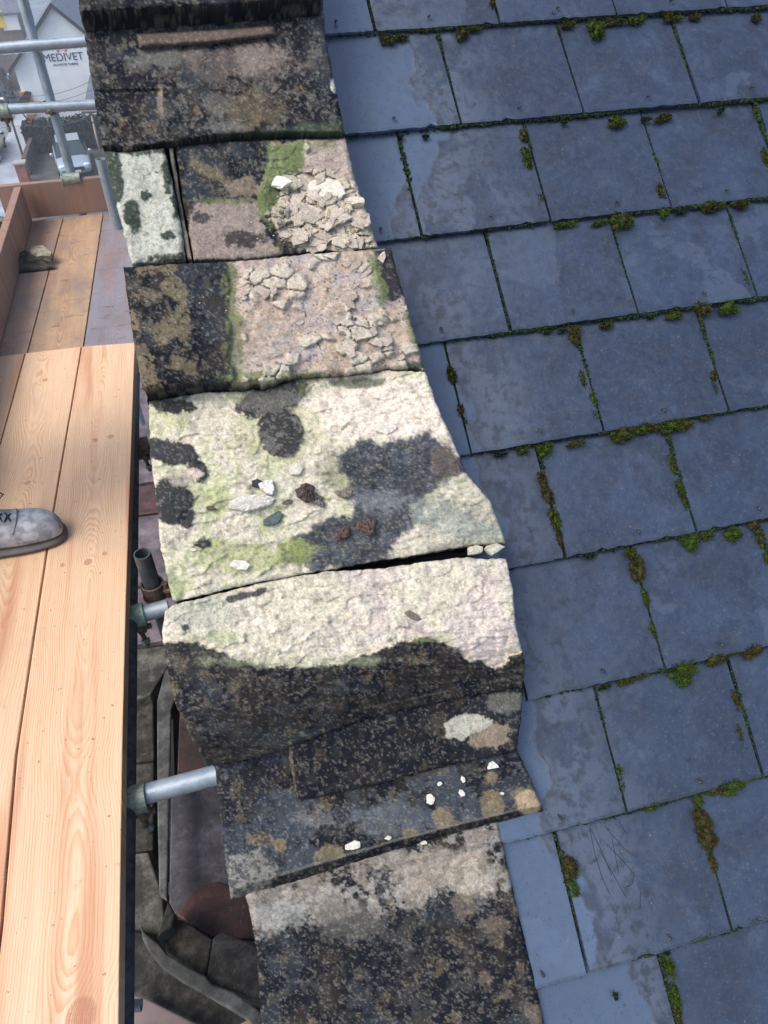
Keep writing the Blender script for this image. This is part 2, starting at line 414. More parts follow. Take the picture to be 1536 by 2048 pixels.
def stone(name, label, top, right, bottom, left, nf, paint, disp=None, depth=0.11, step=3.0, jit=2.5, bev=0.010, parent=None, seed=1, inset=0.0):
    step = step*0.78
    W = max(np.hypot(*(np.array(top[-1])-np.array(top[0]))), 10); H = max(np.hypot(*(np.array(left[-1])-np.array(left[0]))), 10)
    nu = int(W/step)+1; nv = int(H/step)+1
    T = arc(top, nu); B = arc(bottom, nu); L = arc(left, nv); Rr = arc(right, nv)
    for k, E_ in enumerate((T, B, L, Rr)):
        j = (fbm(E_[:, 0]/13+k*50, E_[:, 1]/13, 4, seed+k, .6)-.5)*2*jit
        fade = np.minimum(np.arange(len(E_)), np.arange(len(E_))[::-1])/4.; j *= np.clip(fade, 0, 1)
        if k < 2: E_[:, 1] += j
        else: E_[:, 0] += j
    u = np.linspace(0, 1, nu)[None, :, None]; v = np.linspace(0, 1, nv)[:, None, None]
    P = (1-v)*T[None]+v*B[None]+(1-u)*L[:, None]+u*Rr[:, None]-((1-u)*(1-v)*T[0]+u*(1-v)*T[-1]+(1-u)*v*B[0]+u*v*B[-1])
    px, py = P[..., 0], P[..., 1]; u = u[..., 0]+0*px; v = v[..., 0]+0*px
    n = nf(u, v, px, py)+0*px
    p = Paint(px, py, PALE); p.sd = seed*1000
    extra = paint(p, u, v)
    p.mott(26, .54, .68, GREYL*.6, .25, within=(p.c[..., 0] > .1)*1.); p.mott(7, .56, .66, BROWN*.8, .28); p.mott(5, .6, .68, WHITE*.7, .18)
    n = n+(fbm(px/70, py/70, 4, seed+50)-.5)*0.010+(fbm(px/16, py/16, 4, seed+60)-.5)*0.004
    if disp is not None: n = n+disp(px, py, p, extra)
    ed = np.minimum(np.minimum(u*W, (1-u)*W), np.minimum(v*H, (1-v)*H))
    rr = 7+9*fbm(px/30, py/30, 3, seed+80)
    n = n-bev*(1-np.sqrt(np.clip(1-(1-np.clip(ed/rr, 0, 1))**2, 0, 1)))
    pos = PN(px, py, n); SURF.append((px.ravel(), py.ravel(), n.ravel()))
    vs = pos.reshape(-1, 3); idx = np.arange(nu*nv).reshape(nv, nu)
    fa = np.stack([idx[:-1, :-1], idx[1:, :-1], idx[1:, 1:], idx[:-1, 1:]], -1).reshape(-1, 4)
    loop = np.r_[idx[0, :], idx[1:, -1], idx[-1, -2::-1], idx[-2:0:-1, 0]]
    ring = []; cen = vs[loop].mean(0); cols = [p.c.reshape(-1, 3)]; vall = [vs]; base = len(vs); prev = loop; faces = fa.tolist()
    K = 8
    for k in range(1, K+1):
        q = vs[loop]-N*depth*k/K; tow = cen-vs[loop]; tow -= np.outer(tow@N, N); tow /= np.linalg.norm(tow, axis=1)[:, None]
        rough_ = (fbm(px.ravel()[loop]/15, py.ravel()[loop]/15+k*.5, 3, seed+90)-.5)*0.012
        q = q+tow*(inset*k/K+rough_[:, None]+0.001)
        vall.append(q); cur = base+np.arange(len(loop)); base += len(loop)
        nl = len(loop)
        for i in range(nl): faces.append((int(prev[i]), int(prev[(i+1) % nl]), int(cur[(i+1) % nl]), int(cur[i])))
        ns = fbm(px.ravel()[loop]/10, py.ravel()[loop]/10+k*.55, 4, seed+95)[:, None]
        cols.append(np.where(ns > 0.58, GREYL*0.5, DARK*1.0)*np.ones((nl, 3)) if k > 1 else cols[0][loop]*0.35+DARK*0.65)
        prev = cur
    faces.append(tuple(int(i) for i in prev[::-1]))
    o = mesh(name, np.concatenate(vall), faces, M_STONE, parent, True)
    setcol(o, np.concatenate(cols))
    if parent is None: tag(o, label, 'coping stone', 'coping stones of the gable parapet')
    return o
def SPALL(px, py, a=1.0):
    qx = px+.35*py; w_ = (fbm(px/80, py/60, 3, 330)-.5)*50
    rid = np.abs(fbm((qx+w_)/75, (py+w_*.6+.18*px)/20, 4, 323, .6)-.5)*2
    led = (((py+.25*px+w_*1.6)/34) % 1.0); li = fbm(px/40, py/40, 3, 326)
    return ((fbm(px/60, py/24, 4, 321, .55)-.5)*0.012-np.exp(-rid*14)*0.0022+led**3*0.004*sstep(.45, .6, li)+(fbm(px/9, py/7, 3, 322, .6)-.5)*0.0035)*a

# ---- topmost moulded block
def p0a(p, u, v): darkcrust(p, 1.0, 0.5, False)
stone('coping_stone', 'sooty black block at the very top of the parapet',
      [(105, -300), (597, -300)], [(597, -300), (640, -12)], [(162, 26), (400, 14), (560, 2), (640, -12)], [(105, -300), (162, 26)],
      lambda u, v, x, y: 0.20+0*x, p0a, depth=0.10, seed=3, step=4)
BAR = [(272, 68), (400, 62), (548, 52), (552, 72), (420, 88), (280, 97)]
def p0b(p, u, v):
    darkcrust(p, 1.0, 0.5, False)
    p.blob(470, 128, 130, 30, PINK*0.36, 0.45, 26, 26); p.blob(330, 115, 60, 22, GREYL*1.3, 0.6, 14, 16); p.blob(520, 120, 50, 28, PINK*0.62, 0.5, 26, 26)
    p.poly(BAR, np.array((0.125, 0.095, 0.08)), 0.9, 2, 2); p.mott(20, 0.5, 0.6, np.array((0.12, 0.09, 0.075)), 0.5, within=sstep(3, -3, polydist(p.px, p.py, BAR)), ax=3)
    p.blob(500, 215, 70, 32, OCHRE*.8, 0.45, 20, 26); p.blob(430, 210, 28, 24, GREYL, 0.6, 8, 16); p.blob(450, 255, 50, 12, GREYL*1.5, 0.5, 8, 10)
    p.blob(667, 172, 6, 14, WHITE, 1, 2, 4); p.lichen(40, 0.5, OCHRE*0.8, 0.6, sstep(150, 190, p.py))
    p.poly([(560, 255), (690, 240), (690, 280), (440, 275)], DGREEN*1.6, 0.75, 8, 10)
    p.blob(320, 205, 6, 30, TAN*0.8, 0.7, 5, 6)
def d0b(px, py, p, e):
    d = polydist(px, py, BAR); b = np.sqrt(np.clip(1-(1-np.clip(-d/13, 0, 1))**2, 0, 1))*0.022
    cove = -0.045*sstep(56, 34, py+0.04*(px-160))
    step_ = -0.007*sstep(2, -2, polydist(px, py, [(150, 182), (320, 178), (334, 295), (180, 300)]))
    return b+cove+step_
stone('coping_stone', 'dark lichen-blotched stone below the top block, with a smooth brown roll moulding across it',
      [(158, 14), (644, -22)], [(644, -22), (652, 80), (668, 160), (690, 268)], [(205, 292), (255, 300), (330, 287), (440, 270), (560, 266), (690, 268)], [(158, 14), (175, 110), (190, 200), (205, 292)],
      lambda u, v, x, y: 0.135+0.03*sstep(0, .5, v)+0*x, p0b, d0b, depth=0.12, seed=5)
# ---- narrow pale stone on the left
def p1l(p, u, v):
    p.mask(np.ones(p.px.shape), np.array((0.45, 0.47, 0.40))); p.mott(14, 0.45, 0.65, PALE*0.7, 0.4)
    for b in ((228, 360, 16, 50), (213, 320, 12, 30), (262, 425, 17, 24), (268, 445, 12, 18), (292, 390, 12, 8), (330, 470, 14, 8), (335, 350, 12, 34), (352, 400, 10, 36), (345, 515, 40, 9), (325, 298, 24, 8), (258, 300, 50, 8)):
        p.blob(*b, DGREEN*0.9, 0.95, 4, 8, sc=12)
    p.lichen(10, 0.25, GREYL, 0.5)
stone('coping_stone', 'narrow pale mint-white stone with black spots, left of the long crack',
      [(209, 303), (255, 304), (328, 296)], [(328, 296), (345, 360), (362, 450), (372, 521)], [(264, 529), (320, 527), (372, 521)], [(209, 303), (226, 380), (246, 460), (264, 529)],
      lambda u, v, x, y: 0.15+0*x, p1l, lambda x, y, p, e: (p.c[..., 0] < 0.2)*0.003, seed=7, step=2.4)
# ---- cracked block with the heap of flakes
FL = [(560, 350), (640, 335), (705, 365), (735, 420), (745, 490), (600, 500), (575, 470), (535, 440), (560, 400)]
def p1r(p, u, v):
    darkcrust(p, 1.0, 0.5, True)
    p.poly([(395, 405), (520, 402), (530, 470), (560, 500), (560, 525), (380, 530), (375, 450)], PINK*0.62, 0.9, 6, 12)
    p.blob(490, 478, 42, 16, DARK*1.4, 0.85, 6, 16, sc=12); p.blob(400, 436, 24, 10, DARK*1.5, 0.8, 5, 12, sc=12)
    p.blob(430, 350, 60, 10, OCHRE, 0.6, 6, 12, rot=30); p.blob(490, 375, 34, 18, TAN*0.7, 0.7, 6, 12)
    p.poly([(545, 285), (690, 278), (760, 500), (700, 510), (640, 500), (560, 470), (520, 400), (540, 330)], PINK*0.85, 1, 5, 10)
    p.poly([(540, 290), (610, 283), (605, 350), (570, 410), (545, 455), (515, 430), (525, 350)], GREEN, 0.95, 12, 12)
    p.blob(550, 400, 22, 35, DGREEN*1.6, 0.7, 12, 10); p.blob(640, 290, 50, 8, GREEN, 0.6, 8, 8); p.blob(728, 450, 10, 50, GREEN*1.4, 0.6, 8, 6, rot=-15)
    p.blob(460, 402, 80, 6, GREEN*0.9, 0.7, 5, 5)
    f = p.poly(FL, PALE*np.array((1, .97, .93)), 0.9, 4, 10)
    p.mott(9, 0.5, 0.62, PINK*0.8, 0.5, within=f)
    p.speck(3, 0.8, DARK*2, 0.8, sstep(0.3, .7, fbm(p.px/14, p.py/14, 3, 9))*sstep(455, 480, p.py)*sstep(570, 620, p.px))
    return f
def d1r(px, py, p, f):
    f1, f2, i = worley(px/26+(fbm(px/20, py/20, 3, 5)-.5), py/22, 77); g1, g2, j = worley(px/13, py/11, 78)
    return f*((i-.3)*0.016+(px % 26)*0+sstep(0.0, 0.12, f2-f1)*0.007-0.007+(j-.5)*0.006*sstep(420, 450, py))-0.012*sstep(520, 530, px)*sstep(330, 300, py)*0+SPALL(px, py, .5)*(px > 530)
s1r = stone('coping_stone', 'half black, half pinkish stone heaped with pale curling flakes beside green algae',
      [(352, 292), (440, 283), (560, 279), (691, 275)], [(691, 275), (706, 340), (724, 400), (742, 450), (757, 498)], [(388, 522), (500, 519), (620, 506), (757, 498)], [(352, 292), (366, 400), (388, 522)],
      lambda u, v, x, y: 0.148+0*x, p1r, d1r, seed=9, step=2.4)
mesh_sl = stone('mortar_sliver', None, [(338, 297), (346, 296)], [(346, 296), (362, 400), (384, 519)], [(375, 519), (384, 519)], [(338, 297), (354, 400), (375, 519)],
      lambda u, v, x, y: 0.138+0*x, lambda p, u, v: (p.mask(np.ones(p.px.shape), GREYL), p.poly([(360, 440), (384, 430), (390, 525), (370, 520)], TAN, .9), None)[-1], seed=11, step=2, jit=1.5, bev=.003, parent=s1r)
# ---- wide tan stone
def p2(p, u, v):
    p.mask(np.ones(p.px.shape), PINK*0.86); p.mott(45, 0.45, 0.6, np.array((0.46, 0.35, 0.25)), 0.6); p.mott(50, 0.52, 0.66, np.array((0.33, 0.31, 0.34)), 0.6)
    p.mott(10, 0.5, 0.62, PALE, 0.35)
    w = sstep(6, -6, p.px-(452+0.06*(p.py-530))+p.warp(12, 30)); darkcrust(p, w, 0.35, True)
    w2 = sstep(4, -8, p.px-(375+0.1*(p.py-530))+p.warp(22, 30))*w; p.lichen(60, 0.75, OCHRE*0.95, 0.8, w2, 0.6); p.mott(45, 0.46, 0.56, OCHRE*0.85, 0.7, within=w2*sstep(560, 600, p.py))
    p.blob(462, 570, 12, 70, GREEN*0.7, 0.8, 10, 10); p.blob(470, 680, 16, 80, GREEN*0.9, 0.7, 12, 12); p.blob(560, 755, 110, 12, GREEN, 0.7, 10, 10)
    p.poly([(745, 500), (782, 498), (808, 590), (790, 605), (765, 595)], DARK*1.3, 0.95, 4, 6); p.blob(756, 560, 12, 50, GREEN*1.1, 0.75, 8, 8, rot=-14)
    p.blob(830, 665, 14, 60, GREEN*0.9, 0.75, 8, 8, rot=-16); p.blob(835, 735, 30, 14, DGREEN*1.4, 0.9, 5, 6)
    p.blob(780, 530, 8, 5, OCHRE, 0.6, 3, 4)
    p.speck(3.2, 0.78, DARK*2, 0.85, sstep(.52, .62, fbm(p.px/30, p.py/22, 4, 91))*(p.px > 480))
    return w
def d2(px, py, p, w):
    f1, f2, i = worley(px/34+(fbm(px/24, py/24, 3, 15)-.5)*.8, py/26, 177); fld = sstep(.44, .56, fbm(px/60, py/50, 3, 99))*sstep(470, 500, px)
    pl = (i > .45)*fld*sstep(0.0, .10, f2-f1)
    p.mask(pl*0.6, PALE)
    return w*0.010+pl*0.009+SPALL(px, py, .35)*(1-w)-0.004*sstep(0, 1, np.sin(px/30))
s2 = stone('coping_stone', 'wide tan-pink flaking stone with a black lichened left third and green edges',
      [(247, 534), (385, 527), (500, 521), (620, 508), (700, 503), (781, 497)], [(781, 497), (803, 575), (826, 655), (850, 740)], [(284, 778), (400, 765), (520, 768), (590, 753), (700, 748), (780, 736), (850, 740)], [(247, 534), (258, 620), (270, 700), (284, 778)],
      lambda u, v, x, y: 0.168+0.012*np.sin(v*3.1)+0*x, p2, d2, depth=0.13, seed=13)
# ---- big pale stone
DK = [((340, 812), 48, 14, 0), ((345, 905), 62, 24, 15), ((395, 935), 16, 30, -30), ((345, 1000), 42, 48, 0), ((372, 1035), 18, 20, 0), ((562, 865), 44, 48, 0), ((540, 800), 70, 28, -20),
      ((405, 1085), 13, 12, 0)]
def p3(p, u, v):
    p.mask(np.ones(p.px.shape), PALE*1.05); p.mott(60, 0.48, 0.62, np.array((0.46, 0.48, 0.28)), 0.75); p.mott(16, 0.5, 0.62, WHITE, 0.4)
    p.poly([(600, 790), (850, 750), (905, 880), (700, 880), (610, 850)], WHITE*np.array((1.06, 1.0, .98)), 0.9, 16, 16)
    p.blob(470, 1115, 100, 32, LIME*0.8, 0.6, 20, 22); p.blob(610, 1100, 60, 26, LIME*0.8, 0.65, 14, 18); p.blob(560, 860, 90, 60, np.array((.40, .41, .22)), 0.5, 20, 20)
    p.blob(430, 1000, 50, 26, LIME*0.8, 0.4, 14, 16)
    g = p.blob(730, 940, 90, 60, GREEN*0.7, 0.5, 16, 16); cr = 0
    cr = np.maximum(cr, p.poly([(670, 910), (720, 880), (760, 890), (850, 865), (905, 890), (930, 940), (890, 960), (850, 990), (840, 1040), (790, 1090), (760, 1130), (640, 1140), (560, 1120), (575, 1080), (640, 1040), (700, 1030), (700, 970)], np.array((.028, .036, .052)), 0.95, 12, 16))
    p.poly([(560, 1090), (600, 1075), (640, 1095), (620, 1130), (545, 1125)], LIME*0.75, 0.8, 10, 10)
    p.mott(24, 0.52, 0.62, np.array((.10, .12, .14)), 0.5, within=cr); p.mott(6, 0.6, 0.70, PALE*.5, 0.4, within=cr); p.lichen(7, .12, PALE*.6, .5, cr)
    p.blob(760, 1000, 60, 18, np.array((.25, .27, .29)), 0.5, 12, 20, sc=14); p.blob(890, 930, 26, 34, BROWN*1.6, 0.7, 8, 10)
    p.blob(910, 1040, 90, 38, np.array((.33, .36, .31)), 0.75, 16, 16, rot=20); p.blob(960, 1000, 34, 50, PALE*.95, 0.8, 10, 12, rot=-40)
    p.mott(30, .5, .62, GREYL*1.5, .35, within=sstep(800, 860, p.px)*sstep(950, 990, p.py))
    m = 0
    for (c, rx, ry, ro) in DK: m = np.maximum(m, p.blob(c[0], c[1], rx, ry, DARK*1.5, 0.95, 4, 12, ro, 16))
    p.blob(365, 955, 30, 18, PALE*.75, 0.9, 5, 8); p.blob(388, 945, 18, 10, PINK*1.1, 0.9, 3, 6)
    p.mott(14, .52, .6, GREYL*1.3, .6, within=m*(p.px > 480)); p.blob(540, 800, 60, 24, GREYL*1.4, .55, 8, 18, sc=10); p.blob(610, 780, 16, 20, GREEN, .5, 8, 8)
    p.blob(720, 765, 60, 10, DGREEN*1.6, .8, 6, 8); p.blob(340, 1180, 30, 30, GREEN*1.6, .5, 14, 10)
    return np.maximum(m, cr*0.6)
def d3(px, py, p, m): return m*0.005+SPALL(px, py, 1.0)*(1-0.75*m)
stone('coping_stone', 'large pale yellowish stone blotched black and green, mud and chips lying on it',
      [(298, 803), (400, 786), (530, 779), (600, 757), (700, 752), (780, 741), (851, 744)], [(851, 744), (870, 800), (905, 880), (935, 950), (982, 1005), (1003, 1060), (1011, 1086)],
      [(346, 1203), (420, 1187), (520, 1163), (650, 1140), (800, 1115), (930, 1093), (1011, 1086)], [(298, 803), (300, 900), (312, 1000), (322, 1100), (346, 1203)],
      lambda u, v, x, y: 0.108+0.062*u*(1-v)+0.045*sstep(0, .5, v)*(1-.3*u)+0*x, p3, d3, depth=0.12, seed=17, bev=.005)
# ---- moulded kneeler with the fresh pale break
BRK = [(300, 1190), (1040, 1080), (1046, 1300), (1018, 1312), (1012, 1330), (990, 1338), (960, 1318), (938, 1322), (915, 1300), (890, 1288), (850, 1276), (808, 1280), (775, 1296), (720, 1312), (690, 1326), (610, 1335), (540, 1333), (475, 1322), (430, 1300), (400, 1292), (385, 1280), (360, 1282), (328, 1290), (310, 1280)]
def p4(p, u, v):
    m = sstep(2.5, -2.5, polydist(p.px, p.py, BRK)+p.warp(9, 16)); base = m
    darkcrust(p, 1-m, 0.33, True)
    p.lichen(13, .35, OCHRE*0.7, .7, 1-m); p.mott(30, .52, .62, np.array((.032, .027, .023)), .5, within=1-m, ax=3)
    p.mask(m, PALE*1.08); p.mott(70, .46, .6, np.array((.55, .47, .43)), .75, within=m*sstep(500, 800, p.px)); p.mott(18, .5, .62, WHITE*1.05, .5, within=m)
    p.blob(400, 1225, 70, 36, np.array((.40, .41, .33)), .8, 10, 12); p.blob(440, 1272, 60, 14, GREEN*1.9, .5, 14, 12); p.blob(600, 1322, 180, 10, np.array((.30, .34, .2)), .5, 9, 9)
    p.blob(370, 1255, 9, 7, DARK*2, .9, 3, 3); p.poly([(450, 1195), (540, 1172), (530, 1188), (460, 1205)], DARK*1.6, .9, 4, 6); p.blob(860, 1278, 60, 6, GREEN*1.8, .5, 5, 6)
    p.blob(960, 1250, 70, 60, np.array((.56, .48, .46)), .5, 20, 16)
    c = polydist(p.px, p.py, [(700, 1418), (1050, 1345), (1050, 1355), (700, 1428)]); p.mask(sstep(2, -2, c+4+p.warp(4, 9)), GREYL*1.2, .4)  # thin pale line paints a highlight along the arris
    return base
def d4(px, py, p, m):
    led = -0.006*sstep(1400, 1430, py+0.22*(px-700))
    return -0.010*m+SPALL(px, py, 1.15)*m+led*0.6+(fbm(px/60, py/5, 3, 444)-.5)*.006*(1-m)
s4 = stone('coping_stone', 'rounded stone, fresh cream break on top, black lichened curved face below',
      [(330, 1207), (346, 1195), (420, 1177), (520, 1152), (650, 1130), (700, 1128), (770, 1124), (860, 1111), (925, 1104), (1012, 1107)], [(1012, 1118), (1026, 1180), (1030, 1250), (1050, 1320), (1046, 1372)],
      [(428, 1533), (500, 1518), (571, 1497), (720, 1440), (873, 1404), (1046, 1372)], [(330, 1222), (324, 1270), (333, 1330), (348, 1400), (375, 1460), (400, 1510), (428, 1533)],
      lambda u, v, x, y: 0.158+0.022*np.sin(np.clip(v/.55, 0, 1)*math.pi/2)-0.095*sstep(.5, 1.1, v)**1.3+0*x, p4, d4, depth=0.10, seed=21, bev=.005)
def p4b(p, u, v):
    darkcrust(p, 1.0, 0.3, True); p.c = p.c*.45+DARK*.5  # face colour darkened further to paint in the shade of the recess
    p.poly([(888, 1448), (912, 1430), (950, 1428), (985, 1440), (975, 1458), (945, 1466), (925, 1482), (893, 1472)], np.array((.40, .40, .33)), 1, 2, 7, 10); p.poly([(945, 1470), (985, 1445), (1015, 1450), (1018, 1480), (985, 1495), (940, 1500)], TAN*.9, .75, 6, 16, 14); p.blob(925, 1500, 30, 14, DARK, .9, 5, 8)
    p.blob(1010, 1405, 40, 20, GREYL*1.3, .6, 8, 12); p.poly([(568, 1475), (580, 1475), (596, 1600), (588, 1605)], TAN*.3, .8, 3, 4)
stone('lower_face', None, [(573, 1470), (720, 1425), (873, 1392), (1046, 1355)], [(1046, 1355), (1044, 1420), (1034, 1503)], [(596, 1603), (760, 1567), (900, 1530), (1034, 1503)], [(573, 1470), (582, 1540), (596, 1603)],
      lambda u, v, x, y: 0.078-0.008*v+0*x, p4b, depth=0.05, seed=23, parent=s4, bev=.006)
# ---- projecting ledge
def p5(p, u, v):
    darkcrust(p, 1.0, 0.28, True); p.mott(60, .44, .60, BLUEG*1.0, .75)  # blue-grey mottling brightened to paint the bluish light on the ledge top
    p.blob(800, 1640, 110, 36, np.array((.13, .15, .17)), .5, 22, 34); p.blob(620, 1640, 40, 16, np.array((.2, .2, .2)), .5, 10, 22, sc=12)
    for b in ((885, 1632, 22, 18), (905, 1655, 26, 16), (985, 1610, 24, 30), (820, 1670, 16, 15), (660, 1710, 30, 22), (640, 1740, 26, 14), (560, 1690, 14, 16), (1040, 1590, 18, 16), (520, 1680, 26, 14), (980, 1555, 14, 10)):
        p.blob(*b, OCHRE*.95, .85, 4, 8, sc=11)
    p.mask(sstep(.925, .945, v), DARK*.8, .9); p.mott(9, .58, .68, GREYL, .5, within=sstep(.925, .95, v)); p.mask(sstep(.905, .92, v)*sstep(.94, .925, v), GREYL*1.3, .55)  # dark lip painted for dirt and shadow; pale line paints the arris highlight
    p.blob(1055, 1605, 28, 26, np.array((.42, .32, .2)), .9, 7, 10); p.poly([(450, 1715), (520, 1700), (560, 1740), (510, 1800), (455, 1810)], GREYL*1.7, .85, 8, 14, 12)
    p.mott(7, .5, .6, DARK*2, .7, within=sstep(580, 540, p.px)); p.poly([(590, 1570), (900, 1530), (900, 1545), (600, 1590)], TAN*.35, .7, 5, 5)
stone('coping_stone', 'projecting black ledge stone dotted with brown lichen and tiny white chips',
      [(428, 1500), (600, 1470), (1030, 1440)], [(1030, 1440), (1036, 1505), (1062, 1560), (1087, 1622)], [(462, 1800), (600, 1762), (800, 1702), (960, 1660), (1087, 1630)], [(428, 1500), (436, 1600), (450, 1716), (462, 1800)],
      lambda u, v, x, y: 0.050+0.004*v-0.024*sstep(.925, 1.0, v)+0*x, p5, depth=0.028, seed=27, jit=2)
# ---- bottom stone
def p6(p, u, v):
    darkcrust(p, 1.0, 0.26, True)
    w = sstep(30, -30, p.py-(1870-0.15*(p.px-500))+p.warp(60, 70)); p.mott(60, .40, .56, np.array((.26, .235, .20)), .8, within=w); p.mott(14, .5, .6, np.array((.38, .36, .33)), .6, within=w)
    p.blob(870, 1740, 90, 40, np.array((.34, .29, .23)), .7, 20, 22, rot=-14); p.blob(935, 1760, 40, 40, PALE*.8, .6, 14, 26, sc=14); p.blob(560, 1830, 50, 30, np.array((.3, .31, .29)), .6, 14, 30, sc=12)
    p.lichen(56, .3, np.array((.15, .12, .08)), .45, sstep(700, 800, p.px), .5); p.blob(700, 1840, 70, 40, GREYL, .5, 20, 20)
    for b in ((970, 1960, 14, 18), (930, 1810, 26, 24), (1010, 1990, 9, 10), (1070, 2030, 20, 20), (990, 1850, 30, 18)): p.blob(*b, TAN*.6, .45, 9, 12, sc=12)
def d6(px, py, p, e):
    return 0.006*sstep(14, -2, np.abs(py-(1766-0.235*(px-620)))-0)*sstep(600, 640, px)*sstep(985, 960, px)-0.004
stone('coping_stone', 'lowest stone of the parapet, black with cream and orange-brown lichen',
      [(480, 1768), (700, 1715), (995, 1640)], [(995, 1640), (1030, 1800), (1060, 1920), (1092, 2060), (1150, 2330)], [(560, 2400), (1150, 2330)], [(480, 1768), (497, 1810), (513, 1900), (523, 2048), (560, 2400)],
      lambda u, v, x, y: 0.030+0*x, p6, d6, depth=0.10, seed=31, jit=1.5)

# ------------------------------------------------------------------ gable wall under the coping
wb = MB()
prof = [SL(0, s_, -0.05) for s_ in (3.6, 0.15)]+[Vector((0, prof_y, -13.2)) for prof_y in (SL(0, 0.15).y, SL(0, 3.6).y)]
pts = [Vector((-0.10, p.y, p.z)) for p in prof]
wb.prism(pts, (0.36, 0, 0))
gw = tag(wb.build('gable_wall', M_DARK), 'dark stone gable wall carrying the coping stones', 'wall')
for x_, sa, sb, nt_ in ((.29, .84, 3.5, .030), (.405, .90, 1.20, .026), (.33, .56, .84, .018)):
    mb = MB(); mb.prism([SL(-.125, sa, nt_), SL(x_, sa, nt_), SL(x_, sb, nt_), SL(-.125, sb, nt_)], -Vector(N)*(.075+(x_ > .3)*-.05)); mb.build('mortar_bed', M_DARK, gw)

# ------------------------------------------------------------------ slate roof
roof = empty('slate_roof', SL(1.0, 1.0, 0)); tag(roof, 'wet blue-grey slate roof with moss growing in its joints', 'roof')
ROWS = [2.305-0.2505*i for i in range(-8, 12)]
def srow(s0): return s0
rowsb = {}
allb = [(2.305, 0), (2.051, 1), (1.791, 0), (1.547, 1), (1.294, 0), (1.046, 1), (0.785, 0), (0.537, 1), (0.278, 0)]
ext_top = [(2.305+0.252*k, k % 2) for k in range(1, 7)]; ext_bot = [(0.278-0.252*k, k % 2) for k in range(1, 4)]
slrows = ext_top+allb+ext_bot
def slate_mesh(mb, x0, x1, s0, rs, L=0.47):
    g = 0.0032; x0 += g; x1 -= g; nx = 22; t = 0.0075; tilt = 0.062; n0 = 0.021+rs.uniform(-.0015, .0015); tx = rs.uniform(-.002, .002)
    top = []; 
    j = [rs.uniform(-.0013, .0013)+(rs.uniform(0, .006) if rs.random() < .07 else 0) for _ in range(nx+1)]
    for r_, s_ in enumerate((s0, s0+0.006, s0+0.12, s0+L)):
        for k in range(nx+1):
            x = x0+(x1-x0)*k/nx
            ss = s_+(j[k] if r_ == 0 else j[k]*.7 if r_ == 1 else 0)
            dn = -0.002 if r_ == 0 else 0
            xx = x+(rs.uniform(-.0009, .0009) if k in (0, nx) and r_ < 3 else 0)
            top.append(SL(xx, ss, n0-(ss-s0)*tilt+dn+tx*(k/nx-.5)))
    m = nx+1; bot = [p-Vector(N)*t for p in top]; nn = len(top); fs = []
    for r_ in range(3):
        for k in range(nx):
            a = r_*m+k; fs.append((a, a+1, a+m+1, a+m)); fs.append((nn+a, nn+a+m, nn+a+m+1, nn+a+1))
    for k in range(nx): fs.append((k, nn+k, nn+k+1, k+1)); a = 3*m+k; fs.append((a, a+1, nn+a+1, nn+a))
    for r_ in range(3):
        a = r_*m; fs.append((a, a+m, nn+a+m, nn+a)); a = r_*m+nx; fs.append((a, nn+a, nn+a+m, a+m))
    mb.add(top+bot, fs); return n0
def frame_in(x, s_):
    p = np.array(SL(x, s_, 0))-C; c = M.T @ p
    return c[2] > 0 and -60 < 768+F*c[0]/c[2] < 1620 and -150 < 1024+F*c[1]/c[2] < 2150
rs = random.Random(5); rest = MB(); joints = []
M_HOOK = simple('slate_nail', (0.05, 0.055, 0.06), 0.5, 0.6)
for s0, par in slrows:
    k = -1
    base = 0.606 if par == 1 else 0.458
    for k in range(-1, 14):
        x0 = base+0.3*(k-0); x1 = x0+0.3
        if x1 < 0.30: continue
        x0c = max(x0, 0.28)
        if par == 0 and k == -1: x0c = 0.28
        jx = rs.uniform(-.0013, .0013)
        vis = any(frame_in(x, s_) for x in (x0c, x1, (x0c+x1)/2) for s_ in (s0, s0+.25))
        if vis:
            mb = MB(); n0 = slate_mesh(mb, x0c+jx, x1+jx, s0, rs); sl = mb.build('slate', M_SLATE, roof)
            xn = (x0+x1)/2+rs.uniform(-.02, .02) if x0c == x0 else max(0.37, (x0+x1)/2+.02)
            if x1-xn > 0.05:
                hk = MB(); b_ = SL(xn, s0+0.027, n0-.0015)
                up_ = Vector(N); sl_ = Vector(S)
                hk.tube([b_-up_*.002, b_+up_*.006, b_+up_*.009-sl_*.004], 0.0018, 6); hk.sphere(b_+up_*.009-sl_*.004, 0.0042, 8, 5, (1, 1, .6))
                hk.build('slate_nail', M_HOOK, sl)
        else: slate_mesh(rest, x0c+jx, x1+jx, s0, rs)
        joints.append((x0+jx, s0, vis and x0 > 0.35)); 
o = rest.build('slate', M_SLATE, roof); o['kind'] = 'stuff'
# boarded underside closing the roof below the slates
mb = MB(); a_, b_ = slrows[5][0]+.45, slrows[-1][0]
mb.prism([SL(.22, b_, -.03), SL(5.0, b_, -.03), SL(5.0, a_, -.03), SL(.22, a_, -.03)], -Vector(N)*0.08); mb.build('roof_deck', M_DARK, roof)

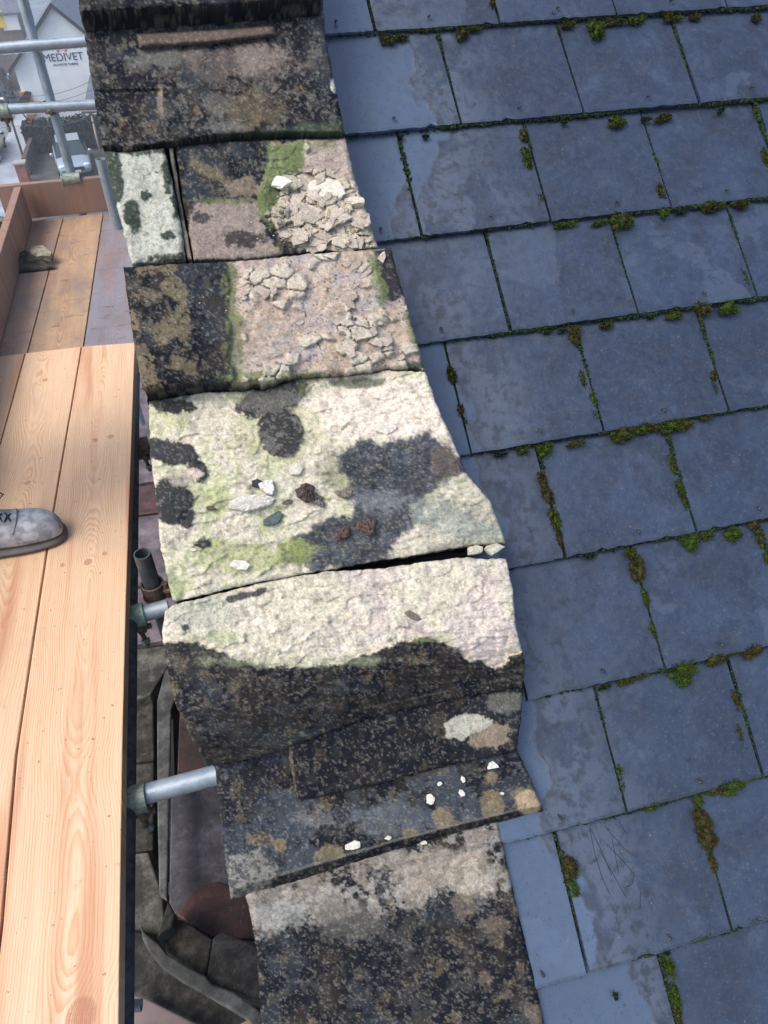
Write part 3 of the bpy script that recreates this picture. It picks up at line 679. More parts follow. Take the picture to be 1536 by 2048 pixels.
# moss: cushions, each one a part; the crumbs in the joints are one mass
def moss_blob(mb, c, rx, ry, rz, rot, rs, dens=1.0):
    # c world centre; rx across, ry along slope, rz height
    nb = int(max(80, 26000*rx*ry*4*dens*11))
    cr, sr = math.cos(rot), math.sin(rot)
    A = Vector((1, 0, 0))*cr+Vector(S)*sr; B = -Vector((1, 0, 0))*sr+Vector(S)*cr; Nn = Vector(N)
    lumps = [(rs.uniform(-.75, .75), rs.uniform(-.75, .75), rs.uniform(.35, .65)) for _ in range(12)]+[(0, 0, .8)]
    for lx, ly, lr in lumps:
        cc = c+A*(lx*rx*.75)+B*(ly*ry*.75)
        mb.sphere(cc, 1.0, 8, 5, (rx*lr*.62, ry*lr*.62, rz*lr*.8), Matrix((A, B, Nn)).transposed())
    for _ in range(min(nb, 2600)):
        lx, ly, lr = rs.choice(lumps)
        th = rs.uniform(0, 2*math.pi); ph = math.acos(rs.uniform(0.0, 1)); d = Vector((math.sin(ph)*math.cos(th), math.sin(ph)*math.sin(th), math.cos(ph)))
        p = c+A*(lx*rx*.75+d.x*rx*lr*.75)+B*(ly*ry*.75+d.y*ry*lr*.75)+Nn*(d.z*rz*lr*.9)
        dd = (A*d.x+B*d.y+Nn*(d.z+.3)).normalized(); L = rs.uniform(.0022, .0062); q = dd.cross(Vector((rs.random()-.5, rs.random()-.5, rs.random()-.5))).normalized()*L*.42
        mb.add([p-q, p+q, p+dd*L+q*rs.uniform(-1, 1)], [(0, 1, 2)])
CUSH = [(773, 80, 16, 12), (800, 76, 20, 7), (925, 70, 15, 14), (945, 58, 18, 5), (1105, 34, 8, 7), (1193, 62, 20, 22), (1228, 46, 32, 7), (1135, 50, 20, 8), (1272, 42, 22, 9), (1345, 38, 26, 6), (1388, 36, 20, 6), (1335, 30, 12, 8), (1510, 36, 12, 10), (985, 10, 8, 16),
 (675, 62, 7, 6), (1232, 245, 22, 13), (1325, 236, 24, 8), (1290, 240, 14, 5), (1440, 222, 10, 6), (1127, 246, 7, 5), (1047, 270, 9, 16), (1053, 315, 10, 26), (1080, 400, 9, 16), (1087, 430, 8, 18), (1130, 450, 30, 5), (1200, 446, 22, 5),
 (1242, 444, 26, 18), (1320, 388, 13, 24), (1324, 425, 11, 14), (1415, 414, 20, 14), (1482, 410, 26, 10), (1440, 412, 16, 8), (1532, 320, 8, 30), (850, 274, 8, 5), (800, 275, 8, 5), (1360, 425, 18, 4),
 (1148, 660, 15, 10), (1150, 680, 11, 16), (1212, 651, 14, 8), (1345, 632, 22, 8), (1405, 620, 18, 15), (1452, 617, 26, 15), (1300, 634, 14, 5), (1095, 663, 12, 5), (1122, 662, 10, 5), (1490, 560, 7, 30),
 (902, 750, 9, 20), (920, 822, 7, 16), (927, 845, 5, 12), (1184, 800, 9, 22), (1190, 835, 10, 18), (1165, 760, 5, 20), (1424, 755, 8, 14), (1430, 785, 6, 20),
 (1245, 870, 27, 16), (1285, 858, 20, 14), (1340, 852, 28, 15), (1368, 848, 18, 13), (1090, 901, 17, 12), (1045, 902, 14, 6), (1003, 908, 14, 5), (1410, 836, 16, 5), (1150, 888, 22, 5), (1310, 855, 10, 8),
 (1085, 965, 8, 20), (1094, 992, 11, 18), (1110, 1040, 11, 22), (1118, 1078, 9, 22), (1358, 975, 9, 22), (1367, 1005, 8, 20), (1345, 930, 5, 20),
 (1380, 1086, 18, 18), (1413, 1070, 14, 11), (1466, 1068, 18, 17), (1508, 1050, 12, 9), (1520, 1078, 8, 24), (1532, 1115, 6, 16),
 (1262, 1110, 12, 14), (1277, 1142, 17, 26), (1290, 1195, 6, 22), (1305, 1260, 7, 20), (1180, 1112, 12, 5),
 (1362, 1338, 28, 16), (1366, 1360, 16, 14), (1428, 1318, 30, 14), (1508, 1298, 26, 16), (1470, 1304, 14, 6), (1250, 1362, 20, 6), (1285, 1350, 18, 6), (1210, 1375, 14, 5),
 (1238, 1545, 6, 18), (1245, 1575, 6, 18), (1305, 1608, 28, 9), (1462, 1570, 34, 16), (1425, 1580, 18, 9), (1395, 1598, 10, 12), (1402, 1640, 16, 26), (1412, 1672, 20, 22), (1425, 1725, 7, 22), (1500, 1555, 20, 5),
 (1140, 1735, 14, 22), (1148, 1775, 7, 14), (1400, 1872, 26, 9), (1450, 1852, 16, 5), (1508, 1838, 26, 9), (1330, 1900, 8, 10), (1337, 1935, 9, 24), (1348, 1990, 8, 26), (1355, 2030, 6, 20), (1478, 1470, 5, 30), (1470, 1400, 4, 22), (1230, 1990, 4, 6)]
rm_ = random.Random(3)
sel = CUSH if len(CUSH) <= 99 else CUSH
big = sorted(CUSH, key=lambda q: -q[2]*q[3])[:95]; small = sorted(CUSH, key=lambda q: -q[2]*q[3])[95:]
jm = MB()
def place_moss(mb, q):
    px, py, rx, ry = q; c = Vector(PN(px, py, 0.013)); k = 1.0/1000.0*1.22
    hz = min(rx, ry)*k*0.85+.003
    moss_blob(mb, c, rx*k, ry*k, hz, 0.0 if ry > rx*1.3 else 0.06, rm_)
for q in big:
    mb = MB(); place_moss(mb, q); mb.build('moss_cushion', M_MOSS, roof)
for q in small: place_moss(jm, q)
# crumbs along the joints
def crumbs(x0, s0, x1, s1, n, dens, w):
    L = math.hypot(x1-x0, s1-s0); m = int(L/0.0042*dens)
    for _ in range(m):
        t = rm_.random(); x = x0+(x1-x0)*t; s_ = s0+(s1-s0)*t
        d = float(fbm(np.array(x*9.), np.array(s_*9.), 2, 51)); 
        if d < 0.22: continue
        r_ = rm_.uniform(.0016, .0040)*(0.5+1.3*max(0, d-.30)*2.0)
        c = SL(x+rm_.gauss(0, w), s_+rm_.gauss(0, w*.7), n+rm_.uniform(-.004, .002))
        jm.sphere(c, r_, 5, 3, (1.2, 1.0, .8))
        for _k in range(2):
            dd = Vector((rm_.gauss(0, 1), rm_.gauss(0, 1), rm_.gauss(0, 1))).normalized(); q = dd.orthogonal().normalized()*r_*.4
            jm.add([c-q, c+q, c+dd*r_*1.9], [(0, 1, 2)])
for s0, par in allb+ext_top[:1]+ext_bot[:1]:
    crumbs(.56, s0, 1.75, s0-.001, .013, 4.2, .0022); crumbs(.33, s0, .56, s0-.001, .011, .4, .0015)
for x0, s0, vis in joints:
    if vis: crumbs(x0, s0, x0, s0+.248, .011, 3.4 if x0 > .5 else 1.6, .0014)
o = jm.build('joint_moss', M_JM, roof); o['kind'] = 'stuff'

# ------------------------------------------------------------------ loose pieces on the stones
_sx = np.concatenate([a[0] for a in SURF]); _sy = np.concatenate([a[1] for a in SURF]); _sn = np.concatenate([a[2] for a in SURF])
def nsurf(px, py, r=9):
    d = (_sx-px)**2+(_sy-py)**2; m = d < r*r
    if not m.any(): return float(_sn[np.argmin(d)])
    return float(np.percentile(_sn[m], 60))
def chip(name, px, py, w, h, th, col, label, cat, group=None, rot=0, seed=0, side=None, n=None, tilt=0.0, mat=None, rough=.3, spots=None, sides=7, parent=None):
    rs = random.Random(seed*77+int(px)); n0 = nsurf(px, py) if n is None else n
    c = Vector(PN(px, py, n0)); dep = (c-Vector(C)).length; k = dep/F*1.0
    A = Vector((1, 0, 0)); B = Vector(S); Nn = Vector(N); cr, sr = math.cos(math.radians(rot)), math.sin(math.radians(rot))
    A2 = A*cr+B*sr; B2 = -A*sr+B*cr; a, b = w*k/2, h*k/2; th = th*k
    ns = sides*3; crn = []
    for q_ in range(sides):
        an_ = 2*math.pi*(q_+rs.uniform(-.35, .35))/sides; R0 = 1.08+rs.uniform(-rough, rough); crn.append((math.cos(an_)*R0, math.sin(an_)*R0))
    def pt_(t):
        i = t*sides; i0 = int(i) % sides; f = i-int(i); a0, b0 = crn[i0], crn[(i0+1) % sides]; return a0[0]*(1-f)+b0[0]*f, a0[1]*(1-f)+b0[1]*f
    vs = []; lev = [(0.90, -0.2), (1.0, 0.3), (0.98, 0.85), (0.88, 1.0), (0.5, 1.03), (0.0, 1.0)]; cols = []
    for li, (q, z) in enumerate(lev):
        for kk in range(ns if q > 0 else 1):
            t = kk/ns; x, y = pt_(t); jj = 1+rs.uniform(-.05, .05); x *= q*jj; y *= q*jj
            zz = z+(rs.uniform(-.13, .13)*(.25 if q <= .5 else 1) if 0 < li else 0)+tilt*x
            vs.append(c+A2*(x*a)+B2*(y*b)+Nn*(zz*th)); base = np.array(col if li > 1 or side is None else side)
            cols.append(base*rs.uniform(.88, 1.1) if not (spots is not None and li > 1 and rs.random() < .35) else np.array(spots))
    fs = []
    for li in range(len(lev)-2):
        for kk in range(ns): a0 = li*ns+kk; a1 = li*ns+(kk+1) % ns; fs.append((a0, a1, a1+ns, a0+ns))
    top = (len(lev)-1)*ns; l0 = (len(lev)-2)*ns
    for kk in range(ns): fs.append((l0+kk, l0+(kk+1) % ns, top))
    fs.append(tuple(range(ns-1, -1, -1)))
    o = mesh(name, vs, fs, mat or M_CHIP, parent, False); setcol(o, np.array(cols)); 
    if len(vs) > 10: o.data.polygons.foreach_set('use_smooth', [f.area < 1e-9 for f in o.data.polygons])
    if parent is None: tag(o, label, cat, group)
    return o
def lump(name, px, py, r, hh, col, label, cat, group=None, seed=0, parts=7):
    rs = random.Random(seed); c = Vector(PN(px, py, nsurf(px, py))); k = (c-Vector(C)).length/F; mb = MB()
    for i in range(parts):
        a = rs.uniform(0, 6.28); q = rs.uniform(0, .75)*r*k if i else 0; rr = rs.uniform(.28, .6)*r*k
        m0 = len(mb.v); cc = c+Vector((1, 0, 0))*math.cos(a)*q+Vector(S)*math.sin(a)*q*.8+Vector(N)*rr*hh*.3
        mb.sphere(cc, rr, 9, 6, (1, 1, hh))
        for j in range(m0, len(mb.v)): mb.v[j] = cc+(mb.v[j]-cc)*rs.uniform(.7, 1.3)
    o = mesh(name, mb.v, mb.f, M_MUD); setcol(o, np.array([np.array(col)*rs.uniform(.7, 1.4) for _ in mb.v])); tag(o, label, cat, group); return o
LC = (.62, .60, .52); G1 = 'loose chips on the large pale stone'
chip('stone_chip', 770, 856, 38, 24, 7, (.64, .60, .52), 'cream flat chip at the upper right of the large pale stone', 'stone chip', G1, -10, 1)
chip('stone_chip', 591, 940, 28, 20, 8, (.58, .56, .46), 'small rounded cream chip above the dark mud crumbs', 'stone chip', G1, 15, 2)
chip('stone_chip', 516, 968, 22, 18, 7, (.04, .05, .06), 'small black chip leaning on a white chip', 'stone chip', G1, -20, 3)
chip('stone_chip', 536, 976, 28, 30, 14, (.66, .64, .60), 'rounded white chip beside the small black chip', 'stone chip', G1, 40, 4)
chip('stone_chip', 499, 1007, 88, 32, 13, (.56, .54, .48), 'largest white chip, long and flat, on the pale stone', 'stone chip', G1, -4, 5, rough=.16, sides=12)
chip('stone_chip', 547, 1039, 42, 24, 11, (.10, .13, .13), 'grey-green topped chip with a cream broken edge', 'stone chip', G1, 24, 6, side=(.42, .40, .30), sides=6, rough=.12)
chip('stone_chip', 481, 1130, 42, 20, 9, (.68, .63, .56), 'pinkish white chip on the lime-green patch', 'stone chip', G1, -8, 7)
chip('stone_chip', 421, 1017, 22, 10, 6, (.10, .09, .07), 'tiny dark brown chip left of the largest white chip', 'stone chip', G1, -12, 8)
chip('stone_chip', 385, 1099, 20, 7, 4, (.62, .61, .55), 'tiny white sliver below the round black spot', 'stone chip', G1, -14, 9)
MUD = (.075, .055, .048); GM = 'mud crumbs on the large pale stone'
lump('mud_lump', 613, 988, 24, .8, MUD, 'darkest heap of mud crumbs beside the largest white chip', 'mud', GM, 1, 11)
lump('mud_lump', 637, 1003, 15, .6, (.16, .14, .12), 'greyish mud crumbs at the right end of the darkest heap', 'mud', GM, 2, 9)
lump('mud_lump', 572, 1006, 10, .6, (.13, .12, .10), 'smallest mud crumbs at the left end of the darkest heap', 'mud', GM, 3, 6)
lump('mud_lump', 693, 985, 20, .3, (.17, .14, .12), 'thin flat smear of brown mud on the blue-black patch', 'mud', GM, 4, 9)
lump('mud_lump', 688, 1067, 19, .8, (.10, .065, .055), 'left of the two reddish brown mud lumps on the dark patch', 'mud', GM, 5, 9)
lump('mud_lump', 734, 1051, 21, .8, (.10, .068, .058), 'right of the two reddish brown mud lumps on the dark patch', 'mud', GM, 6, 9)
chip('leaf_scrap', 827, 1232, 30, 12, 4, (.16, .14, .11), 'grey-brown curled leaf scrap on the fresh cream break', 'leaf scrap', None, -35, 10, sides=6, rough=.5)
chip('broken_piece', 950, 1100, 36, 20, 14, (.50, .48, .38), 'left pale broken piece wedged in the joint above the fresh break', 'stone chip', 'broken pieces in the right end of the open joint', 12, 11, n=.135, sides=6)
chip('broken_piece', 988, 1097, 36, 22, 14, (.47, .46, .38), 'right pale broken piece wedged in the joint at the parapet edge', 'stone chip', 'broken pieces in the right end of the open joint', 6, 12, n=.135, sides=6)
G2 = 'white chips on the black ledge stone'
for i, (x, y, w_, h_, lb) in enumerate([(984, 1531, 24, 14, 'largest white chip on the black ledge, at its upper right'), (861, 1598, 17, 17, 'triangular white chip in the middle of the black ledge'),
        (923, 1586, 13, 13, 'small white chip right of the triangular one'), (925, 1559, 8, 12, 'small upright white chip below the pale scar'), (879, 1567, 9, 8, 'tiny white chip above the triangular one'), (707, 1691, 16, 26, 'tall white chip low on the left of the black ledge'),
        (777, 1675, 12, 8, 'oval white chip right of the tall one on the ledge'), (846, 1684, 12, 7, 'tiny white chip on the lower rim of the ledge'), (1004, 1586, 6, 9, 'tiny white chip by the ochre corner of the ledge')]):
    chip('stone_chip', x, y, w_, h_, 5, (.66, .64, .58), lb, 'stone chip', G2, [0, 70, 50, 10, 0, 80, 5, -10, 80][i], 20+i, sides=6, rough=.3)
G3 = 'pale flakes heaped on the pinkish stone'
chip('stone_flake', 564, 366, 32, 24, 8, (.66, .64, .56), 'pointed white flake lying apart on the green algae', 'stone flake', None, -30, 31, sides=5, rough=.45, tilt=.6)
chip('stone_flake', 584, 377, 22, 15, 8, (.50, .48, .34), 'small yellowish flake beside the pointed white one', 'stone flake', None, -20, 32)
chip('stone_flake', 612, 299, 13, 14, 8, (.42, .44, .28), 'tiny green-tinged pebble alone near the top joint', 'stone flake', None, 0, 33)
chip('stone_flake', 652, 384, 66, 46, 8, (.66, .62, .53), 'largest cream flake, broad and smooth, at the top of the heap', 'stone flake', None, -18, 34, tilt=.5, sides=11, rough=.13)
chip('stone_flake', 712, 407, 38, 20, 11, (.58, .53, .44), 'thick flake overhanging the right edge of the parapet', 'stone flake', None, -14, 35, tilt=.3)
rf = random.Random(12)
for i in range(70):
    for _ in range(60):
        x = rf.uniform(566, 742); y = rf.uniform(360, 500)
        if polydist(np.array([x]), np.array([y]), [(590, 365), (700, 400), (728, 420), (745, 485), (700, 500), (590, 498), (560, 470), (590, 430), (575, 400)])[0] < 0: break
    w_ = rf.uniform(16, 44)*(1 if y < 440 else .7)
    chip('stone_flake', x, y, w_, w_*rf.uniform(.5, .85), rf.uniform(1.6, 3.4), tuple(np.array((.50, .44, .36))*rf.uniform(.8, 1.1)), 'pale curling flake among many in the heap on the pinkish stone', 'stone flake', G3, rf.uniform(-60, 60), 100+i, tilt=rf.uniform(-.6, .6), sides=rf.choice((4, 5, 6)), rough=.32, parent=s1r)
for i in range(7):
    chip('stone_flake', rf.uniform(532, 575), rf.uniform(420, 452), 15, 9, 6, (.30, .28, .24), 'grey flake at the left foot of the pale heap', 'stone flake', 'grey flakes at the foot of the heap', rf.uniform(0, 90), 180+i, tilt=rf.uniform(-1.5, 1.5), sides=5, parent=s1r)
for i in range(26):
    x, y = rf.choice([(515, 580), (700, 520), (790, 680), (770, 690), (640, 655), (700, 600), (790, 540), (500, 575), (720, 700), (810, 665)]); x += rf.gauss(0, 16); y += rf.gauss(0, 11)
    if not (470 < x < 825 and 515 < y < 735): continue
    if x > 740+(y-510)*.3: x -= 60
    chip('stone_flake', x, y, rf.uniform(12, 32), rf.uniform(8, 20), rf.uniform(1.6, 3.2), tuple(np.array((.44, .37, .31))*rf.uniform(.8, 1.1)), 'loose pinkish flake scattered on the wide tan stone', 'stone flake', 'flakes scattered on the wide tan stone', rf.uniform(-60, 60), 200+i, tilt=rf.uniform(-.8, .8), sides=6, rough=.3, parent=s2)

def grit(parent, cx, cy, sx_, sy_, num, col, seed):
    rs = random.Random(seed); mb = MB(); cols = []
    for _ in range(num):
        x = rs.gauss(cx, sx_); y = rs.gauss(cy, sy_)
        if x > 715+(cy > 500)*70 or x-.28*y > 575: continue
        c = Vector(PN(x, y, nsurf(x, y, 5)+.0006)); r_ = rs.uniform(.0006, .0024); m0 = len(mb.v)
        mb.sphere(c, r_, 4, 3, (1.2, 1, .6), Matrix.Rotation(rs.uniform(0, 3), 3, 'Z')); cc = np.array(col)*rs.uniform(.5, 1.2); cols += [cc]*(len(mb.v)-m0)
    o = mesh('stone_grit', mb.v, mb.f, M_CHIP, parent); setcol(o, np.array(cols)); o['kind'] = 'stuff'
grit(s1r, 650, 445, 48, 34, 420, (.52, .46, .37), 1); grit(s2, 690, 620, 80, 60, 320, (.45, .39, .32), 2)
# ------------------------------------------------------------------ scratches on one slate
sc_ = MB()
for pts_ in (((1176, 1652), (1186, 1706), (1198, 1748), (1213, 1783)), ((1178, 1655), (1200, 1700), (1218, 1748)), ((1206, 1650), (1240, 1690), (1276, 1722), (1302, 1760)), ((1220, 1672), (1232, 1742)), ((1234, 1640), (1262, 1690), (1276, 1718)),
             ((1280, 1650), (1276, 1720), (1272, 1812)), ((1262, 1642), (1290, 1682), (1313, 1728)), ((1210, 1686), (1240, 1718), (1262, 1744), (1258, 1764), (1246, 1770)), ((1196, 1700), (1228, 1758), (1246, 1792))):
    a = [np.array(PN(x, y, 0)) for x, y in pts_]; q = []
    for p_ in a:
        s_ = float(p_ @ S); q.append(Vector(p_)+Vector(N)*(.0213-.062*(s_-.278)+.0004))
    for i in range(len(q)-1):
        d = (q[i+1]-q[i]).normalized(); w__ = d.cross(Vector(N)).normalized()*.0006; sc_.add([q[i]-w__, q[i]+w__, q[i+1]+w__, q[i+1]-w__], [(0, 1, 2, 3)])
o = mesh('scratch_marks', sc_.v, sc_.f, simple('scratch', (.010, .012, .02), .8), roof)
# ------------------------------------------------------------------ scaffold platform
NEWL, NEWD = (0.74, 0.53, 0.35), (0.56, 0.28, 0.13)
def board(name, quad, thick, mat, label, group, cat='scaffold board'):
    pts = [Vector(p) for p in quad]; mb = MB(); mb.prism(pts, (0, 0, -thick)); o = mb.build(name, mat, None, bevel=.002); return tag(o, label, cat, group)
XR = PZ(246, 1500).x
YE = 3.0; 
def ln(p, q):                    # boundary line from two photo points, as X(y)
    a = PZ(*p); b = PZ(*q); return lambda y: a.x+(b.x-a.x)*(y-a.y)/(b.y-a.y)
def pl_line(*ps):
    q = sorted([(PZ(*p).y, PZ(*p).x) for p in ps]); return lambda y: float(np.interp(y, [a for a, b in q], [b for a, b in q]))
L0 = pl_line((246, 1540), (254, 1180), (268, 770), (271, 686)); L1 = ln((157, 730), (60, 1280)); L1n = ln((157, 730), (103, 1040)); L2 = ln((52, 712), (0, 870))
Yj = PZ(160, 692).y              # where the new boards end over the old ones
YjL = PZ(0, 712).y; YjR = PZ(262, 686).y
g = .0025; YB = -1.6
def kn(*ps): return [(PZ(a, b).x, PZ(a, b).y, r) for a, b, r in ps]
k1 = kn((190, 880, .011), (222, 873, .012), (176, 1124, .013), (209, 1107, .008), (162, 2032, .030), (125, 1130, .008))
W1 = mat_wood('new_pine_inner', XR-.10, 1.3, k1, NEWL, NEWD)
W2 = mat_wood('new_pine_middle', XR-.33, 4.1, kn((55, 965, .01), (90, 760, .012), (12, 1960, .012)), NEWL, NEWD)
W3 = mat_wood('new_pine_outer', XR-.56, 8.7, [], NEWL, NEWD)
GB = 'scaffold boards of the platform'
def quad(La, Lb, y0, y1a, y1b, z=0):  # La = left boundary, Lb = right boundary
    return [(La(y0)+g, y0, z), (Lb(y0)-g, y0, z), (Lb(y1b)-g, y1b, z), (La(y1a)+g, y1a, z)]
X1 = lambda y: XR-.226 if y < 1.2 else L1n(y)
YBn = 0.0
def L1c(y): return XR-.232-.0*(y)+(0.019*max(0, y-1.2) if y > 1.2 else 0)
L1f = ln((157, 730), (103, 1040))
def mkboard(La, Lb, ya, yb_l, yb_r, mat, label, old=False, z=0, th=.046):
    ys = [ya+(1)*(t) for t in (0,)]
    n = 12; left = []; right = []
    for i in range(n+1):
        t = i/n; yl = ya+(yb_l-ya)*t; yr = ya+(yb_r-ya)*t
        left.append(Vector((La(yl)+g, yl, z))); right.append(Vector((Lb(yr)-g, yr, z)))
    mb = MB(); mb.prism(right+left[::-1], (0, 0, -th)); return tag(mb.build('scaffold_board', mat, None, bevel=.0025), label, 'scaffold board', GB)
bl = pl_line((0, 1890), (33, 1500), (103, 1040), (157, 730), (163, 692))
mkboard(bl, L0, YB, PZ(162, 693).y, YjR, W1, 'fresh yellow pine board nearest the parapet, with a big red knot at its near end')
L2f = lambda y: bl(y)-.225
mkboard(L2f, bl, YB, PZ(52, 706).y, PZ(162, 693).y, W2, 'fresh pine board under the boot, left of the one nearest the parapet')
L3f = lambda y: L2f(y)-.225
mkboard(L3f, L2f, YB, YjL, PZ(52, 706).y, W3, 'fresh pine board at the left edge of the picture, beyond the boot')
# old boards, one board thickness lower
YO = PZ(130, 432, 0).y
Lo1 = ln((205, 430), (166, 690)); Lo2 = ln((125, 437), (53, 705)); Lo0 = lambda y: Lo1(y)+.235; Lo3 = lambda y: Lo2(y)-.225
OL, OD = (0.44, 0.29, 0.20), (0.24, 0.15, 0.11)
for La, Lb, yl, yr, sd_, lab, L_, D_ in ((Lo1, Lo0, PZ(163, 693).y+.004, YjR+.004, 11., 'old grey-blue stained board nearest the parapet', (.27, .26, .30), (.17, .15, .17)),
                            (Lo2, Lo1, PZ(52, 706).y+.004, PZ(162, 693).y+.004, 17., 'old orange-brown board in the middle beyond the fresh ones', (.52, .34, .19), OD),
                            (Lo3, Lo2, YjL+.004, PZ(52, 706).y+.004, 23., 'old brown board along the side toe board, with the stone fragment on it', OL, OD)):
    mb = MB(); n = 8
    lf = [Vector((La(yl+(YO-yl)*i/n)+g, yl+(YO-yl)*i/n, -.006)) for i in range(n+1)]; rt = [Vector((Lb(yr+(YO-yr)*i/n)-g, yr+(YO-yr)*i/n, -.006)) for i in range(n+1)]
    mb.prism(rt+lf[::-1], (0, 0, -.038)); tag(mb.build('scaffold_board', mat_wood('old_pine', (La(3.5)+Lb(3.5))/2, sd_, [], L_, D_, 1.0, (.36, .17, .10)), None, bevel=.002), lab, 'scaffold board', GB)
# toe boards
YT = YO+.012; TT = PY(120, 362, YT).z; xl = PY(50, 370, YT).x-.05
WT = mat_wood('toe_pine', 0, 31., [], (.36, .22, .16), (.22, .12, .09), .6, (.30, .13, .09))
mb = MB(); mb.box((xl/2+.05, YT+.019, TT/2), (-xl+.3, .038, TT)); tag(mb.build('toe_board', WT, None, bevel=.003), 'red-brown toe board standing across the far end of the platform', 'toe board', 'toe boards')
a = PZ(65, 440); b = PZ(2, 690); d_ = (b-a); d_.normalize()
a2 = a+d_*.004; b2 = a+d_*3.4; nrm = Vector((d_.y, -d_.x, 0)); nrm = nrm if nrm.x < 0 else -nrm
mb = MB(); mb.prism([a2, b2, b2+nrm*.038, a2+nrm*.038], (0, 0, TT)); tag(mb.build('toe_board', WT, None, bevel=.003), 'weathered toe board along the left side of the old boards', 'toe board', 'toe boards')
# tubes
def tube(a, b, label, r=.0242, mat=None, group='scaffold tubes', name='scaffold_tube', drips=None):
    root = None; mb = MB(); mb.pipe(a, b, r); o = mb.build(name, mat or M_GALV, None, True)
    md = o.modifiers.new('e', 'EDGE_SPLIT'); md.split_angle = math.radians(50)
    if drips:
        dm = MB(); a = Vector(a); b = Vector(b)
        for i in range(drips):
            t = (i+random.random()*.8)/drips; dm.sphere(a.lerp(b, t)+Vector((0, 0, -r-.001)), random.uniform(.0025, .0045), 6, 5, (1, 1, 1.5))
        q = dm.build('water_drop', M_WATER, o, True); q['kind'] = 'stuff'
    return tag(o, label, 'scaffold tube', group)
mw = MT('water', 0.05, 0, .6); mw.b.inputs['Transmission Weight'].default_value = 1.0; mw.b.inputs['IOR'].default_value = 1.33; M_WATER = mw.out((.9, .95, 1))
def coupler(c, axis, label, mat=None, r=.030, ln_=.055, bolt=(0, 0, -1)):
    root = empty('scaffold_coupler', c); tag(root, label, 'coupler', 'scaffold couplers'); c = Vector(c); ax = Vector(axis).normalized()
    b = MB(); b.pipe(c-ax*ln_/2, c+ax*ln_/2, r+.004, .006); b.tube([c-ax*ln_*.5, c-ax*ln_*.42], r+.007, 18); b.build('clamp', mat or M_COUP, root, False, .0015)
    bd = Vector(bolt).normalized(); p = c+bd*(r+.004); b = MB(); b.tube([p-bd*.004, p+bd*.022], .013, 12); b.tube([p+bd*.006-ax*.03, p+bd*.006+ax*.03], .009, 8); b.build('hinge', M_RUST, root, False, .001)
    b = MB(); q = p+bd*.02; b.tube([q-ax*.004, q+bd*.045-ax*.004], .0065, 8); b.build('bolt', M_RUST, root); b = MB(); b.tube([q+bd*.022-ax*.004, q+bd*.036-ax*.004], .0125, 6); b.build('nut', M_COUP, root)
    return root
pT = PY(142, 345, YT+.07); pole_x, pole_y = pT.x, pT.y
tube((pole_x, pole_y, -1.5), (pole_x+.0, pole_y, 3.2), 'upright steel tube of the guard rail at the far end of the platform')
y1 = pole_y-.05
ra = PY(0, 96, y1); rb = PY(165, 83, y1); tube(ra+(ra-rb)*1.5, rb+(rb-ra)*2.5, 'upper guard rail tube with drips hanging under it', drips=260)
ra2 = PY(0, 219, y1); rb2 = PY(190, 209, y1); tube(ra2+(ra2-rb2)*.06, rb2+(rb2-ra2)*2.2, 'lower guard rail tube with drips hanging under it', drips=200)
coupler(PY(101, 214, pole_y), (0, 0, 1), 'rust-brown coupler where the lower guard rail crosses the upright', M_RUST, bolt=(0, -1, 0))
coupler(PY(8, 222, y1), (1, 0, 0), 'grey coupler with hanging bolt at the left end of the lower guard rail', bolt=(0, 0, -1))
coupler(Vector((pole_x, YT+.019, TT+.0)), (1, 0, 0), 'pale grey clip holding the end toe board to the upright', bolt=(0, 1, 0), ln_=.10, r=.026)
coupler(PX(2, 450, PZ(0, 580).x-.03), d_, 'grey coupler on top of the side toe board at the left picture edge', bolt=(0, 0, -1))
p2 = Vector(C+ray(200, 318)*3.85); tube((p2.x, p2.y, -4), (p2.x, p2.y, p2.z), 'grey upright tube with an open top standing between the old boards and the parapet')
# tubes and couplers in the gap beside the parapet
zt = -.038-.030
la_ = PZ(272, 1560, zt-.02); lb_ = PZ(278, 900, zt-.02); ld_ = (lb_-la_)/(lb_.y-la_.y); off_ = Vector((-.024, 0, 0))
tube(la_+ld_*(-1.6-la_.y)+off_, la_+ld_*(YjR+.2-la_.y)+off_, 'dark steel tube running under the edge of the fresh boards', mat=M_DSTEEL)
def cross(pxa, pya, pxb, pyb, z, label, ex=-.012):
    a = PZ(pxa, pya, z); b = PZ(pxb, pyb, z); d = (b-a).normalized()
    tube(a-d*.9, b+d*ex, label); return a, d
zc = zt-.02
a, d = cross(285, 1590, 425, 1552, zc+.0, 'nearest blue-grey cross tube reaching from the boards to the parapet', .14); coupler(PZ(270, 1600, zc), d, 'coupler with brass nut on the nearest cross tube', bolt=(.25, -.5, -1))
a, d = cross(285, 1228, 345, 1212, zc+.0, 'second cross tube, blue-grey with a green painted collar'); coupler(PZ(270, 1233, zc), d, 'green-daubed coupler on the second cross tube', simple('green_daub', (.25, .36, .27), .6, .3, .4, 40), bolt=(.25, -.5, -1))
a, d = cross(280, 890, 310, 884, zc-.02, 'far cross tube just showing beside the black blotches of the pale stone'); coupler(PZ(283, 893, zc-.02), d, 'rusty coupler on the far cross tube', M_RUST, bolt=(.2, -.5, -1))
p3_ = Vector(C+ray(284, 1107)*2.12); p3_.x -= .0
tube((p3_.x, p3_.y, -3.2), tuple(p3_), 'short dark upright tube with an open mouth beside the fresh boards', mat=simple('dull_steel', (.10, .115, .125), .5, .5, .3, 30))
coupler(Vector((p3_.x, p3_.y, p3_.z-.15)), (0, 0, 1), 'rusty coupler on the short upright tube', M_RUST, bolt=(1, -.3, 0))
tube(PZ(262, 2012, -.20), PZ(283, 2010, -.20), 'short galvanised tube end sticking out at the bottom of the gap', .012)

